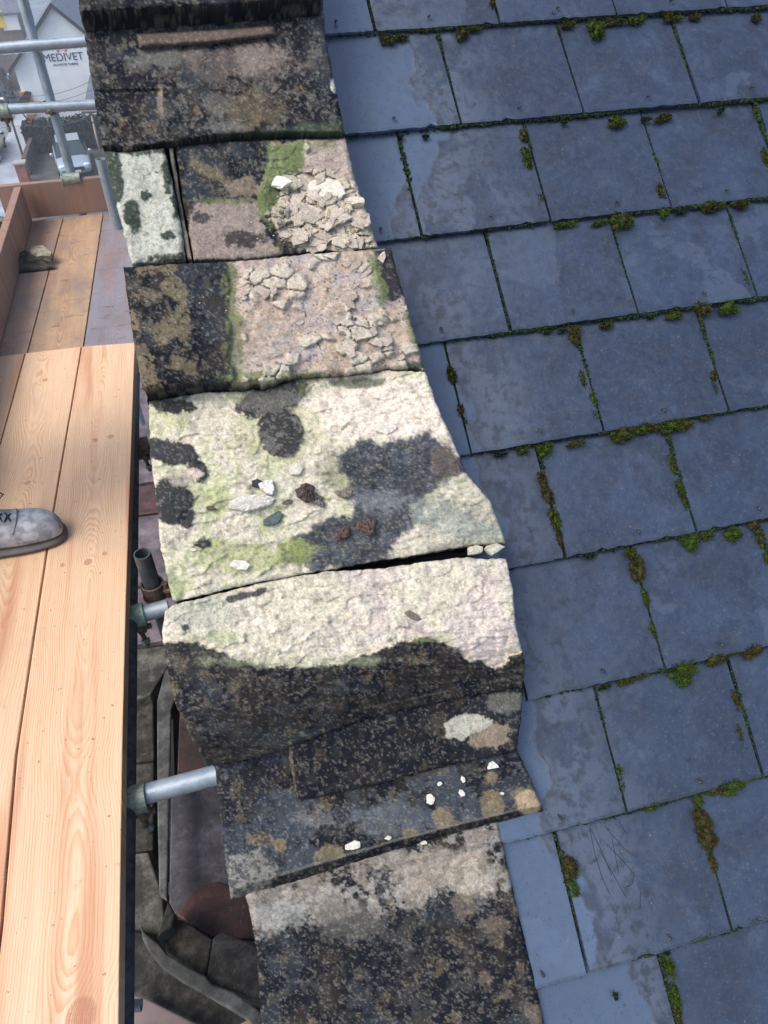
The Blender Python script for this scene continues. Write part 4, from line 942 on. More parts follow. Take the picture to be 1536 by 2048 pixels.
# stone fragment on the old boards
rb_ = random.Random(4); mb = MB(); c = PZ(62, 522, 0); 
def frag(name, pxs, z0, hts, col, mat, parent=None):
    top = []; 
    for (x, y), h in zip(pxs, hts): q = PZ(x, y, z0); q2 = PZ(x, y, z0+h); top.append((q, q2))
    mb = MB(); n = len(top); vs = [t[1]*1 for t in top]+[Vector((t[1].x, t[1].y, z0)) for t in top]
    cen = sum(vs[:n], Vector())/n+Vector((0, 0, .008)); vs.append(cen)
    fs = [(i, (i+1) % n, 2*n) for i in range(n)]+[(i, i+n, (i+1) % n+n, (i+1) % n) for i in range(n)]+[tuple(range(2*n-1, n-1, -1))]
    o = mesh(name, vs, fs, mat, parent)
    bm = bmesh.new(); bm.from_mesh(o.data); bmesh.ops.recalc_face_normals(bm, faces=bm.faces); bmesh.ops.subdivide_edges(bm, edges=bm.edges, cuts=3, use_grid_fill=True, smooth=0)
    for v_ in bm.verts:
        v_.co += Vector((rb_.gauss(0, .0018), rb_.gauss(0, .0018), rb_.gauss(0, .0018)))
        v_.co.z = max(v_.co.z, z0+.0005)
    bm.to_mesh(o.data); bm.free()
    cc = []
    for v_ in o.data.vertices:
        t = float(fbm(np.array(v_.co.x*60), np.array(v_.co.y*60), 3, 3)); cc.append(np.array(col[0]) if t > .48 else np.array(col[1]))
    setcol(o, np.array(cc)); return o
fo = frag('stone_fragment', [(16, 545), (22, 520), (48, 500), (70, 505), (100, 520), (108, 532), (70, 540)], -.006, [.01, .035, .05, .05, .045, .02, .01], ((.10, .10, .08), (.045, .042, .036)), M_STONE)
tag(fo, 'broken slab of blackened stone with a pale top lying on the old boards', 'stone fragment')
frag('pale_crust', [(60, 505), (62, 494), (85, 490), (103, 503), (100, 512), (75, 512)], .036, [.012, .02, .02, .018, .01, .01], ((.36, .34, .25), (.22, .20, .14)), M_STONE, fo)

# ------------------------------------------------------------------ what lies in the gap below
M_LEAD = simple('lead_flashing', (.17, .18, .165), .8, .0, .35, 25, .5, grime=.6)  # gap materials, all base colours darkened to stand for the dim light down there
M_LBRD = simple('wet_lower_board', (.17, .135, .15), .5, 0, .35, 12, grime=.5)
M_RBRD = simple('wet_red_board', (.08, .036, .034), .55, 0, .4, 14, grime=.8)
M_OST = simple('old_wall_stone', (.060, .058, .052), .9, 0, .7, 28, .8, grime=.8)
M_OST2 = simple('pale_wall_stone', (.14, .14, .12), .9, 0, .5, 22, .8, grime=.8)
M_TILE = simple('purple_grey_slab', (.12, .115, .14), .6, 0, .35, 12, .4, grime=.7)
def slab(name, pts, z, th, mat, label=None, cat=None, group=None, parent=None, bev=.006, zs=None):
    vs = [PZ(x, y, (zs[i] if zs else z)) for i, (x, y) in enumerate(pts)]
    mb = MB(); mb.prism(vs, (0, 0, -th)); o = mb.build(name, mat, parent, bevel=bev)
    if label: tag(o, label, cat, group)
    return o
GL = 'boards of the lift below'
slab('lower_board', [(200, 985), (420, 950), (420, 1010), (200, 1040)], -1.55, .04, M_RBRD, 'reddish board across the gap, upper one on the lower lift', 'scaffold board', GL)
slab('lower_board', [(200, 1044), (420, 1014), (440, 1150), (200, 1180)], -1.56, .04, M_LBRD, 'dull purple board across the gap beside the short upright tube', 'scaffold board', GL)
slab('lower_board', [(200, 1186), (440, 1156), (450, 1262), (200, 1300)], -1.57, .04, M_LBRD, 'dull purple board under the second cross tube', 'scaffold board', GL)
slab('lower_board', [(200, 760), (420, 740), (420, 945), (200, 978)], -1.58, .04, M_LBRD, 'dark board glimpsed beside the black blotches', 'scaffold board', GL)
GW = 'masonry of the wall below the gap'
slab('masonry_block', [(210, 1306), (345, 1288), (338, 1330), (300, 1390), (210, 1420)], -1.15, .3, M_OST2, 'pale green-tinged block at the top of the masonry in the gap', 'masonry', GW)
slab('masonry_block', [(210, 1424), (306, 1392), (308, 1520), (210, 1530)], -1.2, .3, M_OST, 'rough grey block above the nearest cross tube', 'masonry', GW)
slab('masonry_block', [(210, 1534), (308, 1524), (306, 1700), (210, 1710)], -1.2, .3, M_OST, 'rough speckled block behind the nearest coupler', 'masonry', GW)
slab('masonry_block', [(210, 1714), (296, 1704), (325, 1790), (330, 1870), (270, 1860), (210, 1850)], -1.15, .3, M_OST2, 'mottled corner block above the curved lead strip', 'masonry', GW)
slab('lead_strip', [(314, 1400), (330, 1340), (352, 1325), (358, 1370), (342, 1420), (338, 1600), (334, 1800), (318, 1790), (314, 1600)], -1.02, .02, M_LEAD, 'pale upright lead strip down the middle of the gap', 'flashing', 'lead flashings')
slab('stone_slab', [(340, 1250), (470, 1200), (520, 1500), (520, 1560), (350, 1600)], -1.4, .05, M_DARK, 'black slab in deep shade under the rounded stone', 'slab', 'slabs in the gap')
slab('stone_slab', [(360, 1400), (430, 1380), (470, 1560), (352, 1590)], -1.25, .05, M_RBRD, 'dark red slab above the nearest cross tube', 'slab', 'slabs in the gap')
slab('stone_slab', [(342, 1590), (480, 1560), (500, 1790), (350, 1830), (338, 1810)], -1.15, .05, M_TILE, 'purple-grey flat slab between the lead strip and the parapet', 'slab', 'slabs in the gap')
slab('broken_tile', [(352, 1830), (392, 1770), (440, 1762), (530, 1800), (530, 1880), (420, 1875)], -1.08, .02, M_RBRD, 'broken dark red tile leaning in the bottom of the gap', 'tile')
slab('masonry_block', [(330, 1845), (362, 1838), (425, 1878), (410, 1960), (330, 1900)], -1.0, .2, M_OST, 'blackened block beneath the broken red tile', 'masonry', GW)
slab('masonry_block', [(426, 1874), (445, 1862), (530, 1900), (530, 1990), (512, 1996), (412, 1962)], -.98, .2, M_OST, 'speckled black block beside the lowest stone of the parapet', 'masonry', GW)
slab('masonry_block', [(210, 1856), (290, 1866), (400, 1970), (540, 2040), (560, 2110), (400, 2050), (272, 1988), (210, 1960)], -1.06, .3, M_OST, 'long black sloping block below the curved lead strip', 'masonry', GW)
# wedge-shaped dark stone
slab('stone_wedge', [(318, 1862), (336, 1800), (349, 1826), (345, 1850), (312, 1876)], -.93, .12, M_OST, 'small dark wedge of stone at the foot of the lead strip', 'masonry')
# curved lead roll
slab('lead_strip', [(280, 1846), (292, 1868), (318, 1888), (334, 1908), (372, 1932), (412, 1952), (424, 1968), (466, 1984), (500, 2006), (530, 2030), (560, 2072), (530, 2070), (498, 2042), (446, 2010), (404, 1986), (362, 1962), (322, 1934), (298, 1904), (284, 1876)], -.96, .022, M_LEAD, 'pale bent lead strip sweeping down to the lowest stone', 'flashing', 'lead flashings')
slab('lower_board', [(262, 1985), (290, 1995), (420, 2060), (420, 2120), (262, 2120)], -1.02+.03, .03, simple('pinkish_board', (.25, .19, .19), .6, 0, .25, 6), 'pinkish board end at the bottom left of the gap', 'scaffold board', GL)
slab('timber_offcut', [(470, 2052), (500, 2036), (512, 2052), (500, 2080)], -.9, .02, simple('offcut', (.6, .45, .3), .6), 'small clean timber offcut at the bottom of the gap', 'offcut')
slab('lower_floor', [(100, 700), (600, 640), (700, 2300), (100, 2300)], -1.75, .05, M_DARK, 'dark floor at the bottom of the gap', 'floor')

BS = 1.26
# ------------------------------------------------------------------ person (only the boot is in view)
bt = PZ(134, 1072, 0); base = Vector((bt.x, bt.y+.01, 0)); ang = math.radians(4)   # toe tip; foot points +X
per = empty('person', (bt.x-.2, bt.y, 0)); tag(per, 'person standing on the fresh boards, only one dusty grey lace-up work boot in view', 'person')
def foot(o3, dx, sec, seg=20):   # sections along -X: (t, halfwidth, z0, height, yoff)
    vs = []; fs = []
    for t, hw, z0, ht, yo in sec:
        for k in range(seg):
            a = 2*math.pi*k/seg; cx = math.cos(a); sy = math.sin(a)
            e = .72; x_ = math.copysign(abs(cx)**e, cx)*hw; z_ = z0+ht*(.5+.5*math.copysign(abs(sy)**(e if sy < 0 else 1.0), sy))
            p = Vector((-t, x_+yo, z_))*BS; p.rotate(Matrix.Rotation(dx, 3, 'Z')); vs.append(o3+p)
    n = len(sec)
    for i in range(n-1):
        for k in range(seg): fs.append((i*seg+k, i*seg+(k+1) % seg, (i+1)*seg+(k+1) % seg, (i+1)*seg+k))
    fs.append(tuple(range(seg-1, -1, -1))); fs.append(tuple((n-1)*seg+k for k in range(seg))); return vs, fs
M_BOOT = MT('dusty_nubuck', .75); _n = M_BOOT.noise(30, 5, .6); _n2 = M_BOOT.noise(220, 3)
M_BOOT = M_BOOT.out(M_BOOT.mix(_n.rng(.4, .62), (.25, .26, .28), (.46, .485, .52)), bump=_n2, bs=.4, bd=.001)
M_SOLE = simple('grey_rubber', (.12, .11, .11), .8); M_LACE = simple('black_lace', (.03, .03, .032), .9)
US = [(.002, .012, .018, .020, 0), (.010, .030, .016, .038, .0), (.03, .043, .014, .056, .002), (.06, .049, .014, .064, .003), (.09, .050, .014, .068, .004), (.12, .048, .014, .078, .004), (.15, .045, .014, .094, .003), (.18, .042, .014, .115, 0), (.215, .041, .014, .150, -.002), (.245, .043, .014, .165, -.003), (.285, .038, .014, .165, -.003), (.30, .03, .014, .16, -.003)]
SS = [(-.003, .014, 0, .018, 0), (.006, .034, 0, .022, 0), (.03, .048, 0, .024, .002), (.07, .054, 0, .024, .003), (.12, .051, 0, .024, .003), (.17, .043, .004, .020, 0), (.21, .042, 0, .028, -.002), (.27, .043, 0, .028, -.003), (.30, .036, 0, .028, -.003), (.312, .02, 0, .026, -.003)]
def boot(org, an, up=True):
    b = empty('boot', org); b.parent = per; b.matrix_parent_inverse = per.matrix_basis.inverted()
    vs, fs = foot(org, an, US); o = mesh('upper', vs, fs, M_BOOT, b, True); md = o.modifiers.new('s', 'SUBSURF'); md.levels = md.render_levels = 2
    vs, fs = foot(org, an, SS); o = mesh('sole', vs, fs, M_SOLE, b, True); md = o.modifiers.new('s', 'SUBSURF'); md.levels = md.render_levels = 1
    lm = MB(); rz = Matrix.Rotation(an, 3, 'Z')
    def P_(t, y, z): return org+rz @ (Vector((-t, y, z))*BS)
    for i in range(6):
        t = .098+i*.017; h = .088+i*.0145*(1.0) if i > 1 else .084+i*.008
        h = np.interp(t, [q[0] for q in US], [q[2]+q[3] for q in US]); h2 = np.interp(t+.017, [q[0] for q in US], [q[2]+q[3] for q in US])
        for sg in (1, -1):
            lm.tube([P_(t, sg*.026, h-.012), P_(t+.004, sg*.014, h-.001), P_(t+.009, 0, (h+h2)/2+.003), P_(t+.015, -sg*.014, h2-.001), P_(t+.018, -sg*.026, h2-.012)], .0026, 6)
    h = .16
    lm.tube([P_(.155, .005, .125), P_(.135, .02, .145), P_(.115, .035, .14), P_(.108, .045, .12), P_(.12, .05, .108), P_(.15, .045, .115)], .0018, 6)
    lm.build('laces', M_LACE, b, True)
    # stitched toe seam
    sm = MB(); pts_ = []
    for k in range(-8, 9):
        a = k/8*1.15; hw = np.interp(.088, [q[0] for q in US], [q[1] for q in US]); t = .088+.014*abs(k/8)**2
        y = math.sin(a)*hw*1.0; z = .014+.068*(.5+.5*max(-1, math.cos(a)))
        pts_.append(P_(t, y+.004, z+.0035))
    sm.tube(pts_, .0016, 6); sm.build('toe_seam', M_SOLE, b, True); return b
boot(base, ang); boot(base+Vector((-.38, .30, 0)), math.radians(12))
# body (outside the frame to the left): one continuous figure
def skin(name, verts, edges, rad, mat, parent, lev=2, rootv=0):
    me = bpy.data.meshes.new(name); me.from_pydata([tuple(v) for v in verts], edges, []); o = bpy.data.objects.new(name, me); COL.objects.link(o)
    o.modifiers.new('sk', 'SKIN'); me.materials.append(mat)
    for i, r_ in enumerate(rad): sv_ = me.skin_vertices[0].data[i]; sv_.radius = (r_, r_); sv_.use_root = (i == rootv)
    md = o.modifiers.new('ss', 'SUBSURF'); md.levels = md.render_levels = lev; o.parent = parent; o.matrix_parent_inverse = parent.matrix_basis.inverted()
    return o
fx = base.x-.262; fy = base.y; hx = fx-.12
sk = simple('skin', (.45, .28, .21), .6); tr = simple('work_trousers', (.06, .065, .075), .9); jk = simple('work_jacket', (.05, .06, .09), .8); hr = simple('short_hair', (.06, .04, .03), .8)
pv = [(hx, fy+.15, .95), (hx, fy+.06, .90), (fx-.03, fy+.01, .5), (fx, fy, .12), (hx, fy+.26, .90), (fx-.30, fy+.29, .5), (fx-.38, fy+.30, .12)]
skin('trousers', pv, [(0, 1), (1, 2), (2, 3), (0, 4), (4, 5), (5, 6)], [.15, .11, .075, .06, .11, .075, .06], tr, per)
tv = [(hx, fy+.16, 1.0), (hx+.02, fy+.16, 1.25), (hx+.04, fy+.16, 1.45), (hx+.05, fy-.04, 1.44), (hx+.02, fy-.10, 1.16), (hx+.10, fy-.08, .93), (hx+.05, fy+.36, 1.44), (hx+.02, fy+.42, 1.16), (hx+.10, fy+.40, .93), (hx+.05, fy+.16, 1.52)]
skin('jacket', tv, [(0, 1), (1, 2), (2, 3), (3, 4), (4, 5), (2, 6), (6, 7), (7, 8), (2, 9)], [.15, .16, .13, .075, .055, .045, .075, .055, .045, .07], jk, per)
bv = [(hx, fy+.16, 1.1), (hx+.05, fy+.16, 1.48), (hx+.06, fy+.16, 1.56), (hx+.07, fy+.16, 1.64), (hx+.06, fy+.16, 1.73), (hx+.03, fy-.1, 1.18), (hx+.11, fy-.08, .92), (hx+.15, fy-.075, .84), (hx+.03, fy+.42, 1.18), (hx+.11, fy+.40, .92), (hx+.15, fy+.395, .84), (hx+.05, fy-.02, 1.42), (hx+.05, fy+.34, 1.42), (hx+.165, fy+.16, 1.62)]
skin('body', bv, [(0, 1), (1, 2), (2, 3), (3, 4), (1, 11), (11, 5), (5, 6), (6, 7), (1, 12), (12, 8), (8, 9), (9, 10), (3, 13)], [.1, .06, .055, .085, .075, .04, .027, .032, .04, .027, .032, .05, .05, .015], sk, per)
hm = MB(); hm.sphere((hx+.045, fy+.16, 1.70), .105, 16, 10, (1.02, .86, .95)); hm.build('hair', hr, per, True)

# ------------------------------------------------------------------ street far below
ZG = 1.58-14.8
M_GROUND = simple('ground', (.10, .105, .10), .9, 0, .3, .6)
def gpoly(name, pts, z, mat): 
    mb = MB(); vs = [PZ(x, y, z) for x, y in pts]; mb.add(vs, [tuple(range(len(vs)))]); o = mb.build(name, mat); o['kind'] = 'structure'; return o
mb = MB(); mb.add([(-240, -120, ZG-.3), (240, -120, ZG-.3), (240, 400, ZG-.3), (-240, 400, ZG-.3)], [(0, 1, 2, 3)]); mb.build('ground', M_GROUND)['kind'] = 'structure'
mt_ = MT('wet_asphalt', .28, spec=.6); _a = mt_.noise(.8, 5, .6); _b = mt_.noise(6, 4)
M_ROAD = mt_.out(mt_.mix(_a.rng(.35, .65), (.11, .13, .15), (.24, .27, .31)), _a.rng(.3, .7, .18, .5), bump=_b, bs=.1)
M_PAVE = simple('wet_paving', (.34, .37, .42), .35, 0, .25, .8)
M_YARD = simple('yard_tarmac', (.075, .075, .075), .6, 0, .3, 2)
mb = MB(); gx = PZ(75, 300, ZG).x
hy = PZ(90, 288, ZG).y
mb.add([(gx-16, 5, ZG), (gx-2.3, 5, ZG), (gx-1.6, 300, ZG), (gx-16, 300, ZG)], [(0, 1, 2, 3)]); mb.build('road', M_ROAD)['kind'] = 'structure'
mb = MB(); mb.prism([Vector((gx-2.3, 5, ZG+.12)), Vector((gx-.1, 5, ZG+.12)), Vector((gx-.1, 300, ZG+.12)), Vector((gx-1.6, 300, ZG+.12))], (0, 0, -.3)); mb.build('pavement', M_PAVE)['kind'] = 'structure'
mb = MB(); mb.add([(gx-.1, 5, ZG+.02), (gx+60, 5, ZG+.02), (gx+60, hy+4, ZG+.02), (gx-.1, hy+4, ZG+.02)], [(0, 1, 2, 3)]); mb.build('yard', M_YARD)['kind'] = 'structure'
pk = MB(); pk.add([PZ(-40, 392, ZG+.01), PZ(38, 366, ZG+.135), PZ(38, 374, ZG+.135), PZ(-40, 404, ZG+.01)], [(0, 1, 2, 3)])

# --- white rendered house with the painted sign
HY = hy
M_RENDER = simple('white_render', (.86, .88, .87), .85, 0, .05, 1.5); M_QUOIN = simple('orange_brick_quoin', (.55, .20, .07), .8, 0, .3, 5); M_RSL = simple('far_roof_slate', (.12, .14, .18), .5, 0, .3, 3)
M_VERGE = simple('dark_verge', (.035, .045, .05), .6); M_PVC = simple('window_frame_white', (.8, .82, .82), .4, 0, .03); M_GLASS = simple('dark_glass', (.03, .05, .06), .15, 0, .2)
def hp(x, y): return PY(x, y, HY)
apex = hp(103, 10); eL = hp(26, 134); gl = Vector((eL.x, HY, ZG)); halfw = apex.x-eL.x; eR = Vector((apex.x+halfw, HY, eL.z)); DEP = 11
house = empty('rendered_house', (apex.x, HY, ZG)); tag(house, 'white rendered gable-end house with a painted clinic name and orange brick corners', 'house')
eL2 = Vector((eL.x, HY, eL.z))
mb = MB(); mb.prism([Vector((eL.x+.05, HY, ZG-.2)), Vector((eR.x-.05, HY, ZG-.2)), Vector((eR.x-.05, HY, eR.z-.05)), Vector((apex.x, HY, apex.z-.12)), Vector((eL.x+.05, HY, eL.z-.05))], (0, DEP, 0)); mb.build('wall', M_RENDER, house)
mb = MB(); n_ = .14
for sgn, e in ((-1, eL2), (1, eR)):
    d = (e-apex); o_ = d.normalized()*.35
    mb.prism([apex+Vector((0, -.25, 0)), e+o_+Vector((0, -.25, 0)), e+o_+Vector((0, -.25, n_)), apex+Vector((0, -.25, n_))], (0, DEP+.5, 0))
mb.build('roof', M_RSL, house)
mb = MB()
for sgn, e in ((-1, eL2), (1, eR)):
    d = (e-apex); o_ = d.normalized()*.4
    mb.prism([apex+Vector((0, -.32, -.1)), e+o_+Vector((0, -.32, -.1)), e+o_+Vector((0, -.32, n_+.03)), apex+Vector((0, -.32, n_+.03))], (0, .06, 0))
mb.build('verge_board', M_VERGE, house)
def text(body, pl, pr, ph, mat, name, parent, y):  # baseline from pixel pl to pr
    a = PY(*pl, y); b = PY(*pr, y); cu = bpy.data.curves.new(name, 'FONT'); cu.body = body; cu.size = 1; cu.extrude = .01
    o = bpy.data.objects.new(name, cu); COL.objects.link(o); bpy.context.view_layer.update()
    dg = bpy.context.evaluated_depsgraph_get(); me = bpy.data.meshes.new_from_object(o.evaluated_get(dg)); bpy.data.objects.remove(o)
    xs = [v.co.x for v in me.vertices]; ys = [v.co.y for v in me.vertices]; W_ = max(xs)-min(xs); H_ = max(ys)-min(ys); sx_ = (b-a).length/W_; sy_ = ph/H_
    d = (b-a).normalized()
    for v in me.vertices: v.co = a+d*((v.co.x-min(xs))*sx_)+Vector((0, 0, 1))*((v.co.y-min(ys))*sy_)+Vector((0, -1, 0))*(v.co.z+.01)
    o = bpy.data.objects.new(name, me); COL.objects.link(o); me.materials.clear(); me.materials.append(mat); o.parent = parent; o.matrix_parent_inverse = parent.matrix_basis.inverted(); return o
M_NAVY = simple('navy_lettering', (.05, .06, .13), .6, 0, .05); M_REDP = simple('coral_mark', (.75, .10, .07), .6, 0, .05)
kf = (PY(100, 100, HY)-PY(100, 126, HY)).length/26
text('MEDIVET', (89, 124), (168, 119), 15*kf, M_NAVY, 'sign_name', house, HY-.01)
text('ALWAYS THERE', (107, 132), (156, 129), 4.2*kf, M_NAVY, 'sign_motto', house, HY-.01)
mk = MB()
def mbx(x0, y0, x1, y1):
    mk.prism([PY(x0, y0, HY-.012), PY(x1, y0, HY-.012), PY(x1, y1, HY-.012), PY(x0, y1, HY-.012)], (0, -.01, 0))
mbx(113.5, 86, 118.5, 104); mbx(128.5, 85, 133.5, 103); mk.build('sign_mark', M_REDP, house)
mk = MB(); mk.prism([PY(118.5, 91, HY-.012), PY(128.5, 90, HY-.012), PY(128.5, 93.5, HY-.012), PY(118.5, 94.5, HY-.012)], (0, -.01, 0)); mk.prism([PY(122, 98, HY-.012), PY(125, 98, HY-.012), PY(125, 101, HY-.012), PY(122, 101, HY-.012)], (0, -.01, 0)); mk.build('sign_mark', M_REDP, house)
win = MB(); w0, w1 = PY(124, 243, HY).x, PY(138, 243, HY).x; zt_, zb_ = PY(131, 241, HY).z, PY(131, 274, HY).z
win.box(((w0+w1)/2, HY-.02, (zt_+zb_)/2), (w1-w0, .08, zt_-zb_)); wo = win.build('window', M_PVC, house)
gl_ = MB(); zz = zb_+(zt_-zb_)*.68; gl_.box(((w0+w1)/2, HY-.065, (zt_+zz)/2), ((w1-w0)*.7, .02, (zt_-zz)*.7)); gl_.box(((w0+w1)/2, HY-.065, (zb_+zz)/2), ((w1-w0)*.7, .02, (zz-zb_)*.85)); gl_.build('pane', M_GLASS, wo)
# orange toothed quoins on the low front wing
qx = PY(58, 220, HY-.6)
q = MB(); zlo = ZG; zhi = PY(54, 185, HY-.3).z; nq = 9
for i in range(nq):
    z = zlo+(zhi-zlo)*(i+.5)/nq; ww = .62 if i % 2 else .38
    q.box((eL.x+.05+ww/2-.1, HY-.06, z), (ww, .14, (zhi-zlo)/nq*.98))
q.build('brick_quoin', M_QUOIN, house)
dn = MB(); dn.tube([PY(42, 222, HY-.4), PY(52, 235, HY-.4), PY(62, 242, HY-.25), PY(66, 258, HY-.2), PY(66, 284, HY-.2)], .05, 8); dn.build('downpipe', M_VERGE, house, True)
pc = MB(); pa = PY(36, 206, HY-.5); pc.prism([PY(33, 207, HY-.9), PY(50, 183, HY-.3), PY(62, 184, HY-.05), PY(62, 206, HY-.05)], (0, .5, -.05)); pc.build('porch_roof', M_VERGE, house)
# --- neighbouring house on the right
YN = HY-3.5
nh = empty('brick_house', (PY(185, 280, YN).x+3, YN, ZG)); tag(nh, 'house with blue-grey slate roof and gutter, half hidden behind the parapet', 'house')
a = PY(166, 222, YN); b = PY(178, 150, YN+3.0)
mb = MB(); mb.prism([a, Vector((a.x+9, YN, a.z)), Vector((a.x+9, YN+3, b.z)), Vector((a.x+.6, YN+3, b.z))], (0, 0, -.15)); mb.build('roof', M_RSL, nh)
mb = MB(); mb.box((a.x+.9+4, YN+2, (a.z-.2+ZG)/2), (8, 3.2, a.z-.25-ZG)); mb.build('wall', simple('cream_wall', (.45, .38, .32), .8), nh)
mb = MB(); mb.tube([a+Vector((-.1, -.1, -.05)), Vector((a.x+9, YN-.1, a.z-.05))], .07, 8); mb.tube([a+Vector((0, -.1, -.1)), a+Vector((.1, -.05, -.6)), PY(196, 245, YN)], .05, 8); mb.build('gutter', M_VERGE, nh, True)
mb = MB(); mb.tube([PY(183, 232, YN), PY(203, 318, YN)], .06, 8); mb.build('downpipe', simple('buff_pipe', (.5, .4, .33), .6), nh, True)
# --- far block at the top left
YF = HY+16
fh = empty('terrace_house', (PY(20, 60, YF).x, YF, ZG)); tag(fh, 'distant house with slate roof and white shopfront at the top left corner', 'house')
a = PY(-60, 82, YF); b = PY(48, 76, YF); zr = PY(0, 30, YF).z; zq = PY(0, -60, YF+5).z
mb = MB(); mb.box(((a.x+b.x)/2, YF+4, (ZG+zr)/2), (b.x-a.x, 8, zr-ZG)); mb.build('wall', simple('far_brick', (.24, .18, .16), .8), fh)
mb = MB(); mb.prism([Vector((a.x-.3, YF-.4, zr)), Vector((b.x+.3, YF-.4, zr)), Vector((b.x+.3, YF+4, zq)), Vector((a.x-.3, YF+4, zq))], (0, 0, .15)); mb.build('roof', M_RSL, fh)
mb = MB(); mb.box(((PY(12, 40, YF).x+PY(28, 40, YF).x)/2, YF-.1, PY(0, 42, YF).z), (1.2, .2, 1.2)); mb.build('window', M_PVC, fh)
mb = MB(); mb.box((PY(2, 38, YF).x, YF-.15, PY(0, 38, YF).z), (.5, .2, 1.1)); mb.build('yellow_board', simple('yellow', (.8, .55, .08), .6), fh)
# more roofs further out so that the world does not end behind the rails
for i, (x, y, wd, hh_, lab) in enumerate(((-22, 75, 14, 7, 'far brick house beyond the road, hidden left of the picture'), (14, 80, 16, 8, 'far brick house beyond the clinic, hidden behind the parapet'), (36, 62, 14, 7, 'far brick house out to the right, hidden behind the roof'))):
    e_ = empty('brick_house', (x, y, ZG)); tag(e_, lab, 'house'); mb = MB(); mb.box((x, y, ZG+hh_*.35), (wd, 8, hh_*.7)); mb.build('wall', simple('far_brick', (.24, .17, .14), .8), e_)
    mb = MB(); z0 = ZG+hh_*.7; mb.add([(x-wd/2-.3, y-4.3, z0), (x+wd/2+.3, y-4.3, z0), (x+wd/2+.3, y+4.3, z0), (x-wd/2-.3, y+4.3, z0), (x-wd/2, y, z0+hh_*.4), (x+wd/2, y, z0+hh_*.4)], [(0, 1, 5, 4), (2, 3, 4, 5), (0, 4, 3), (1, 2, 5), (0, 3, 2, 1)]); mb.build('roof', M_RSL, e_)
# --- hedge, pier, lamp, wires
M_HEDGE = simple('hedge_leaves', (.018, .028, .02), .9, 0, .6, 2)
def hedge(x0, x1, y0, y1, h, label, n):
    mb = MB(); rs = random.Random(n); mb.box(((x0+x1)/2, (y0+y1)/2, ZG+h/2-.1), (x1-x0-.3, y1-y0-.3, h-.3))
    for _ in range(n):
        s_ = rs.choice((0, 1, 2)); x = rs.uniform(x0, x1); y = rs.uniform(y0, y1); z = ZG+rs.uniform(.1, h)
        if s_ == 0: z = ZG+h-.15+rs.gauss(0, .1)
        elif s_ == 1: y = y0+rs.gauss(0, .06)+.1
        else: x = rs.choice((x0, x1))+rs.gauss(0, .05)
        d = Vector((rs.gauss(0, 1), rs.gauss(0, 1), rs.gauss(0, 1))).normalized(); e = d.orthogonal().normalized()*.1; c = Vector((x, y, z))
        mb.add([c-e, c+d*.12, c+e, c-d*.12], [(0, 1, 2, 3)])
    return tag(mb.build('hedge', M_HEDGE), label, 'hedge')
hA = PY(62, 288, HY-1.0); hB = PY(215, 275, HY-1.0)
hedge(hA.x, hB.x, HY-2.2, HY-.9, 1.7, 'dark clipped hedge below the white gable wall', 3500)
pb = PZ(52, 366, ZG)
mb = MB(); mb.box((pb.x, pb.y, ZG+.55), (.55, .55, 1.1)); pr = mb.build('brick_pier', simple('red_brick', (.28, .10, .08), .8, 0, .35, 4)); tag(pr, 'red brick gate pier at the corner of the yard', 'gate pier')
mb = MB(); mb.box((pb.x, pb.y, ZG+1.14), (.68, .68, .09)); mb.build('capstone', simple('pier_cap', (.35, .33, .33), .8), pr)
mb = MB(); mb.box((pb.x+.05, (pb.y+HY)/2, ZG+.5), (.24, HY-pb.y-2.4, 1.0)); tag(mb.build('yard_wall', simple('dark_brick', (.09, .06, .06), .8)), 'low dark brick wall between the pier and the hedge', 'wall')
yl = PZ(50, 330, ZG); lp = MB(); la = PY(50, 325, yl.y); lb = PY(17, 222, yl.y)
lp.tube([Vector((la.x, yl.y, ZG)), Vector((la.x, yl.y, ZG+5.6))], [.07, .045], 10); tag(lp.build('street_pole', M_DSTEEL, None, True), 'slim dark street pole beside the pavement', 'street pole')
for i, (pa_, pb_, lab) in enumerate((((40, 192), (190, 158), 'upper overhead cable crossing the white gable'), ((52, 202), (190, 176), 'middle overhead cable crossing the white gable'), ((66, 252), (196, 222), 'lowest overhead cable crossing the white gable'))):
    a = PY(*pa_, HY-3); b = PY(*pb_, HY-6); mb = MB(); d = b-a; mb.tube([a-d*.0+d*t+Vector((0, 0, -.3*math.sin(math.pi*t))) for t in np.linspace(-.6, 1.8, 12)], .014, 5); tag(mb.build('overhead_cable', M_DSTEEL, None, True), lab, 'cable', 'overhead cables')
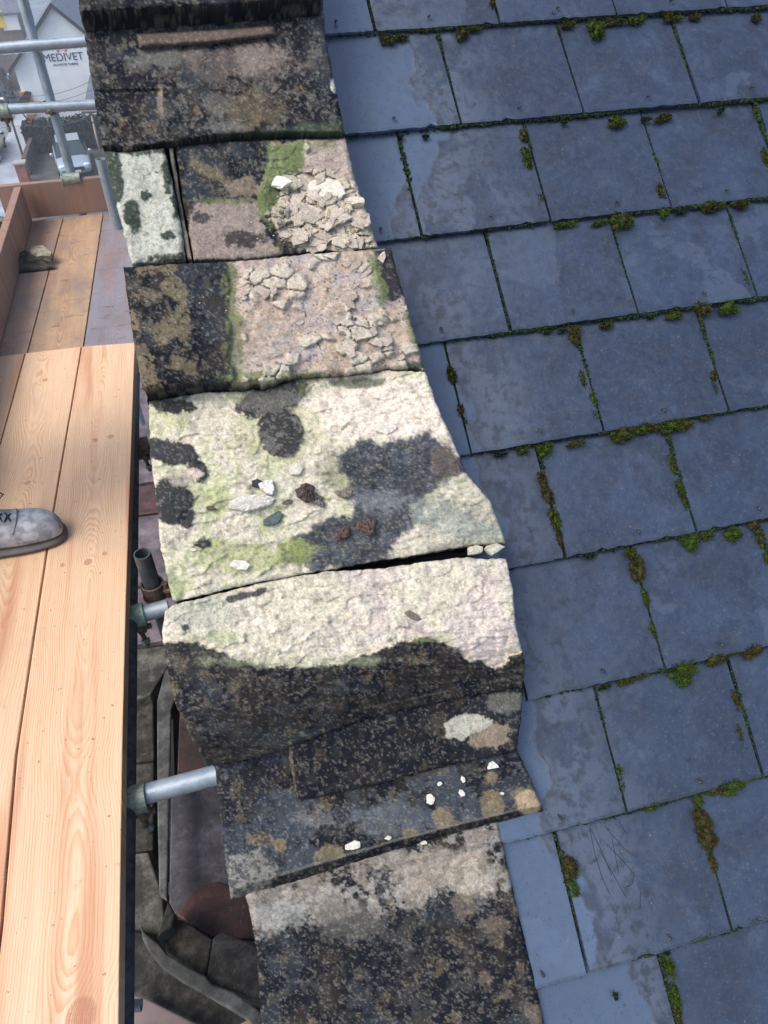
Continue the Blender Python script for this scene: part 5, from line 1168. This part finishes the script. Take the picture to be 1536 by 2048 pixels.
# --- cars
M_TYRE = simple('tyre', (.02, .02, .02), .9); M_RIM = simple('alloy', (.5, .5, .52), .3, .8); M_LAMP = simple('headlight', (.75, .8, .85), .1); M_PLATE = simple('plate', (.75, .75, .7), .5); M_GRILL = simple('grille', (.02, .02, .022), .5)
def car(pos, rz, paint, label, group=None, detail=True):
    root = empty('parked_car', (0, 0, 0)); tag(root, label, 'car', group)
    W_ = .9
    st = [(-2.15, .42, .62, .70), (-2.05, .25, .72, .82), (-1.6, .22, .84, .87), (-.9, .20, .95, .90), (.3, .2, .96, .90), (1.4, .2, .98, .88), (1.95, .24, .92, .82), (2.12, .4, .75, .74)]
    vs = []; fs = []; seg = 12
    for x, zb, zt2, hw in st:
        for k in range(seg):
            a = 2*math.pi*(k+.5)/seg; c, s_ = math.cos(a), math.sin(a); e = .45
            vs.append(Vector((math.copysign(abs(c)**e, c)*hw, x, (zb+zt2)/2+math.copysign(abs(s_)**e, s_)*(zt2-zb)/2)))
    for i in range(len(st)-1):
        for k in range(seg): fs.append((i*seg+k, i*seg+(k+1) % seg, (i+1)*seg+(k+1) % seg, (i+1)*seg+k))
    fs.append(tuple(range(seg))); fs.append(tuple((len(st)-1)*seg+k for k in range(seg)))
    mb = MB(); mb.add(vs, fs); mb.build('body', paint, root, True)
    mb = MB(); cab = [(-1.15, .90, .80), (-.35, 1.40, .62), (.9, 1.43, .62), (1.85, .95, .74)]; v2 = []
    for x, z, hw in cab: v2 += [Vector((-hw, x, z)), Vector((hw, x, z))]
    v2 += [Vector((-.82, -1.1, .85)), Vector((.82, -1.1, .85)), Vector((-.82, 1.8, .85)), Vector((.82, 1.8, .85))]
    mb.add(v2, [(0, 1, 3, 2), (2, 3, 5, 4), (4, 5, 7, 6), (8, 0, 2, 4, 6, 10), (1, 9, 11, 7, 5, 3), (8, 9, 1, 0), (6, 7, 11, 10), (8, 10, 11, 9)]); mb.build('glasshouse', M_GLASS, root, False, .04)
    mb = MB(); mb.prism([(-.6, -.30, 1.415), (.6, -.30, 1.415), (.6, .92, 1.45), (-.6, .92, 1.45)], (0, 0, .03)); mb.build('roof_panel', paint, root, False, .02)
    for sx_ in (-1, 1):
        for yy in (-1.35, 1.35):
            w_ = empty('wheel', (sx_*.80, yy, .31)); w_.parent = root
            mb = MB(); mb.tube([(sx_*.70, yy, .31), (sx_*.90, yy, .31)], .31, 18); mb.build('tyre', M_TYRE, w_); mb = MB(); mb.tube([(sx_*.89, yy, .31), (sx_*.912, yy, .31)], .2, 10); mb.build('rim', M_RIM, w_)
        mb = MB(); mb.sphere((sx_*.62, -2.06, .66), .16, 10, 6, (1.2, .5, .6)); mb.build('headlight', M_LAMP, root, True)
        mb = MB(); mb.sphere((sx_*.98, -.75, .98), .1, 8, 6, (1.1, .6, .8)); mb.build('wing_mirror', paint, root, True)
    mb = MB(); mb.box((0, -2.15, .52), (.9, .05, .2)); mb.build('grille', M_GRILL, root); mb = MB(); mb.box((0, -2.19, .42), (.5, .02, .11)); mb.build('number_plate', M_PLATE, root)
    root.location = pos; root.rotation_euler = (0, 0, rz); root.scale = (1.1, 1.1, 1.1); return root
P_SIL = simple('silver_paint', (.42, .50, .56), .3, .5, .05, 1); P_WHI = simple('white_paint', (.7, .72, .74), .3, 0, .03, 1); P_BLU = simple('blue_paint', (.10, .18, .32), .3, .3, .05, 1); P_BLK = simple('black_paint', (.03, .03, .04), .25, .3, .05, 1)
cp = PZ(146, 357, ZG); car((cp.x, cp.y+2.0, ZG+.02), math.radians(8), P_SIL, 'silver hatchback parked nose-out in front of the dark hedge')
for i, (px, py, m_, lab) in enumerate(((8, 205, P_BLK, 'black car, nearest of the row parked along the road'), (8, 176, P_WHI, 'white car, second nearest of the row parked along the road'), (6, 152, P_BLU, 'blue car, third of the row parked along the road'), (4, 134, P_SIL, 'silver car, farthest of the row parked along the road'))):
    c_ = PZ(px, py, ZG); car((c_.x-.3, c_.y, ZG), math.radians(1), m_, lab, 'cars parked along the road')
c_ = PZ(-3, 312, ZG); car((c_.x-.6, c_.y, ZG), math.pi, P_BLK, 'black car at the left picture edge near the brick pier')

# ------------------------------------------------------------------ haze of the damp air
hm_ = bpy.data.materials.new('damp_air'); hm_.use_nodes = True; t_ = hm_.node_tree; t_.nodes.clear()
o_ = t_.nodes.new('ShaderNodeOutputMaterial'); v_ = t_.nodes.new('ShaderNodeVolumePrincipled'); v_.inputs['Color'].default_value = (.86, .93, 1, 1); v_.inputs['Density'].default_value = 0.0025; v_.inputs['Anisotropy'].default_value = 0.2
t_.links.new(v_.outputs[0], o_.inputs['Volume'])
mb = MB(); mb.box((0, 140, (ZG-1.3+4.2)/2), (500, 540, 4.2-ZG+1.3)); hz = mb.build('haze', hm_); hz['kind'] = 'stuff'
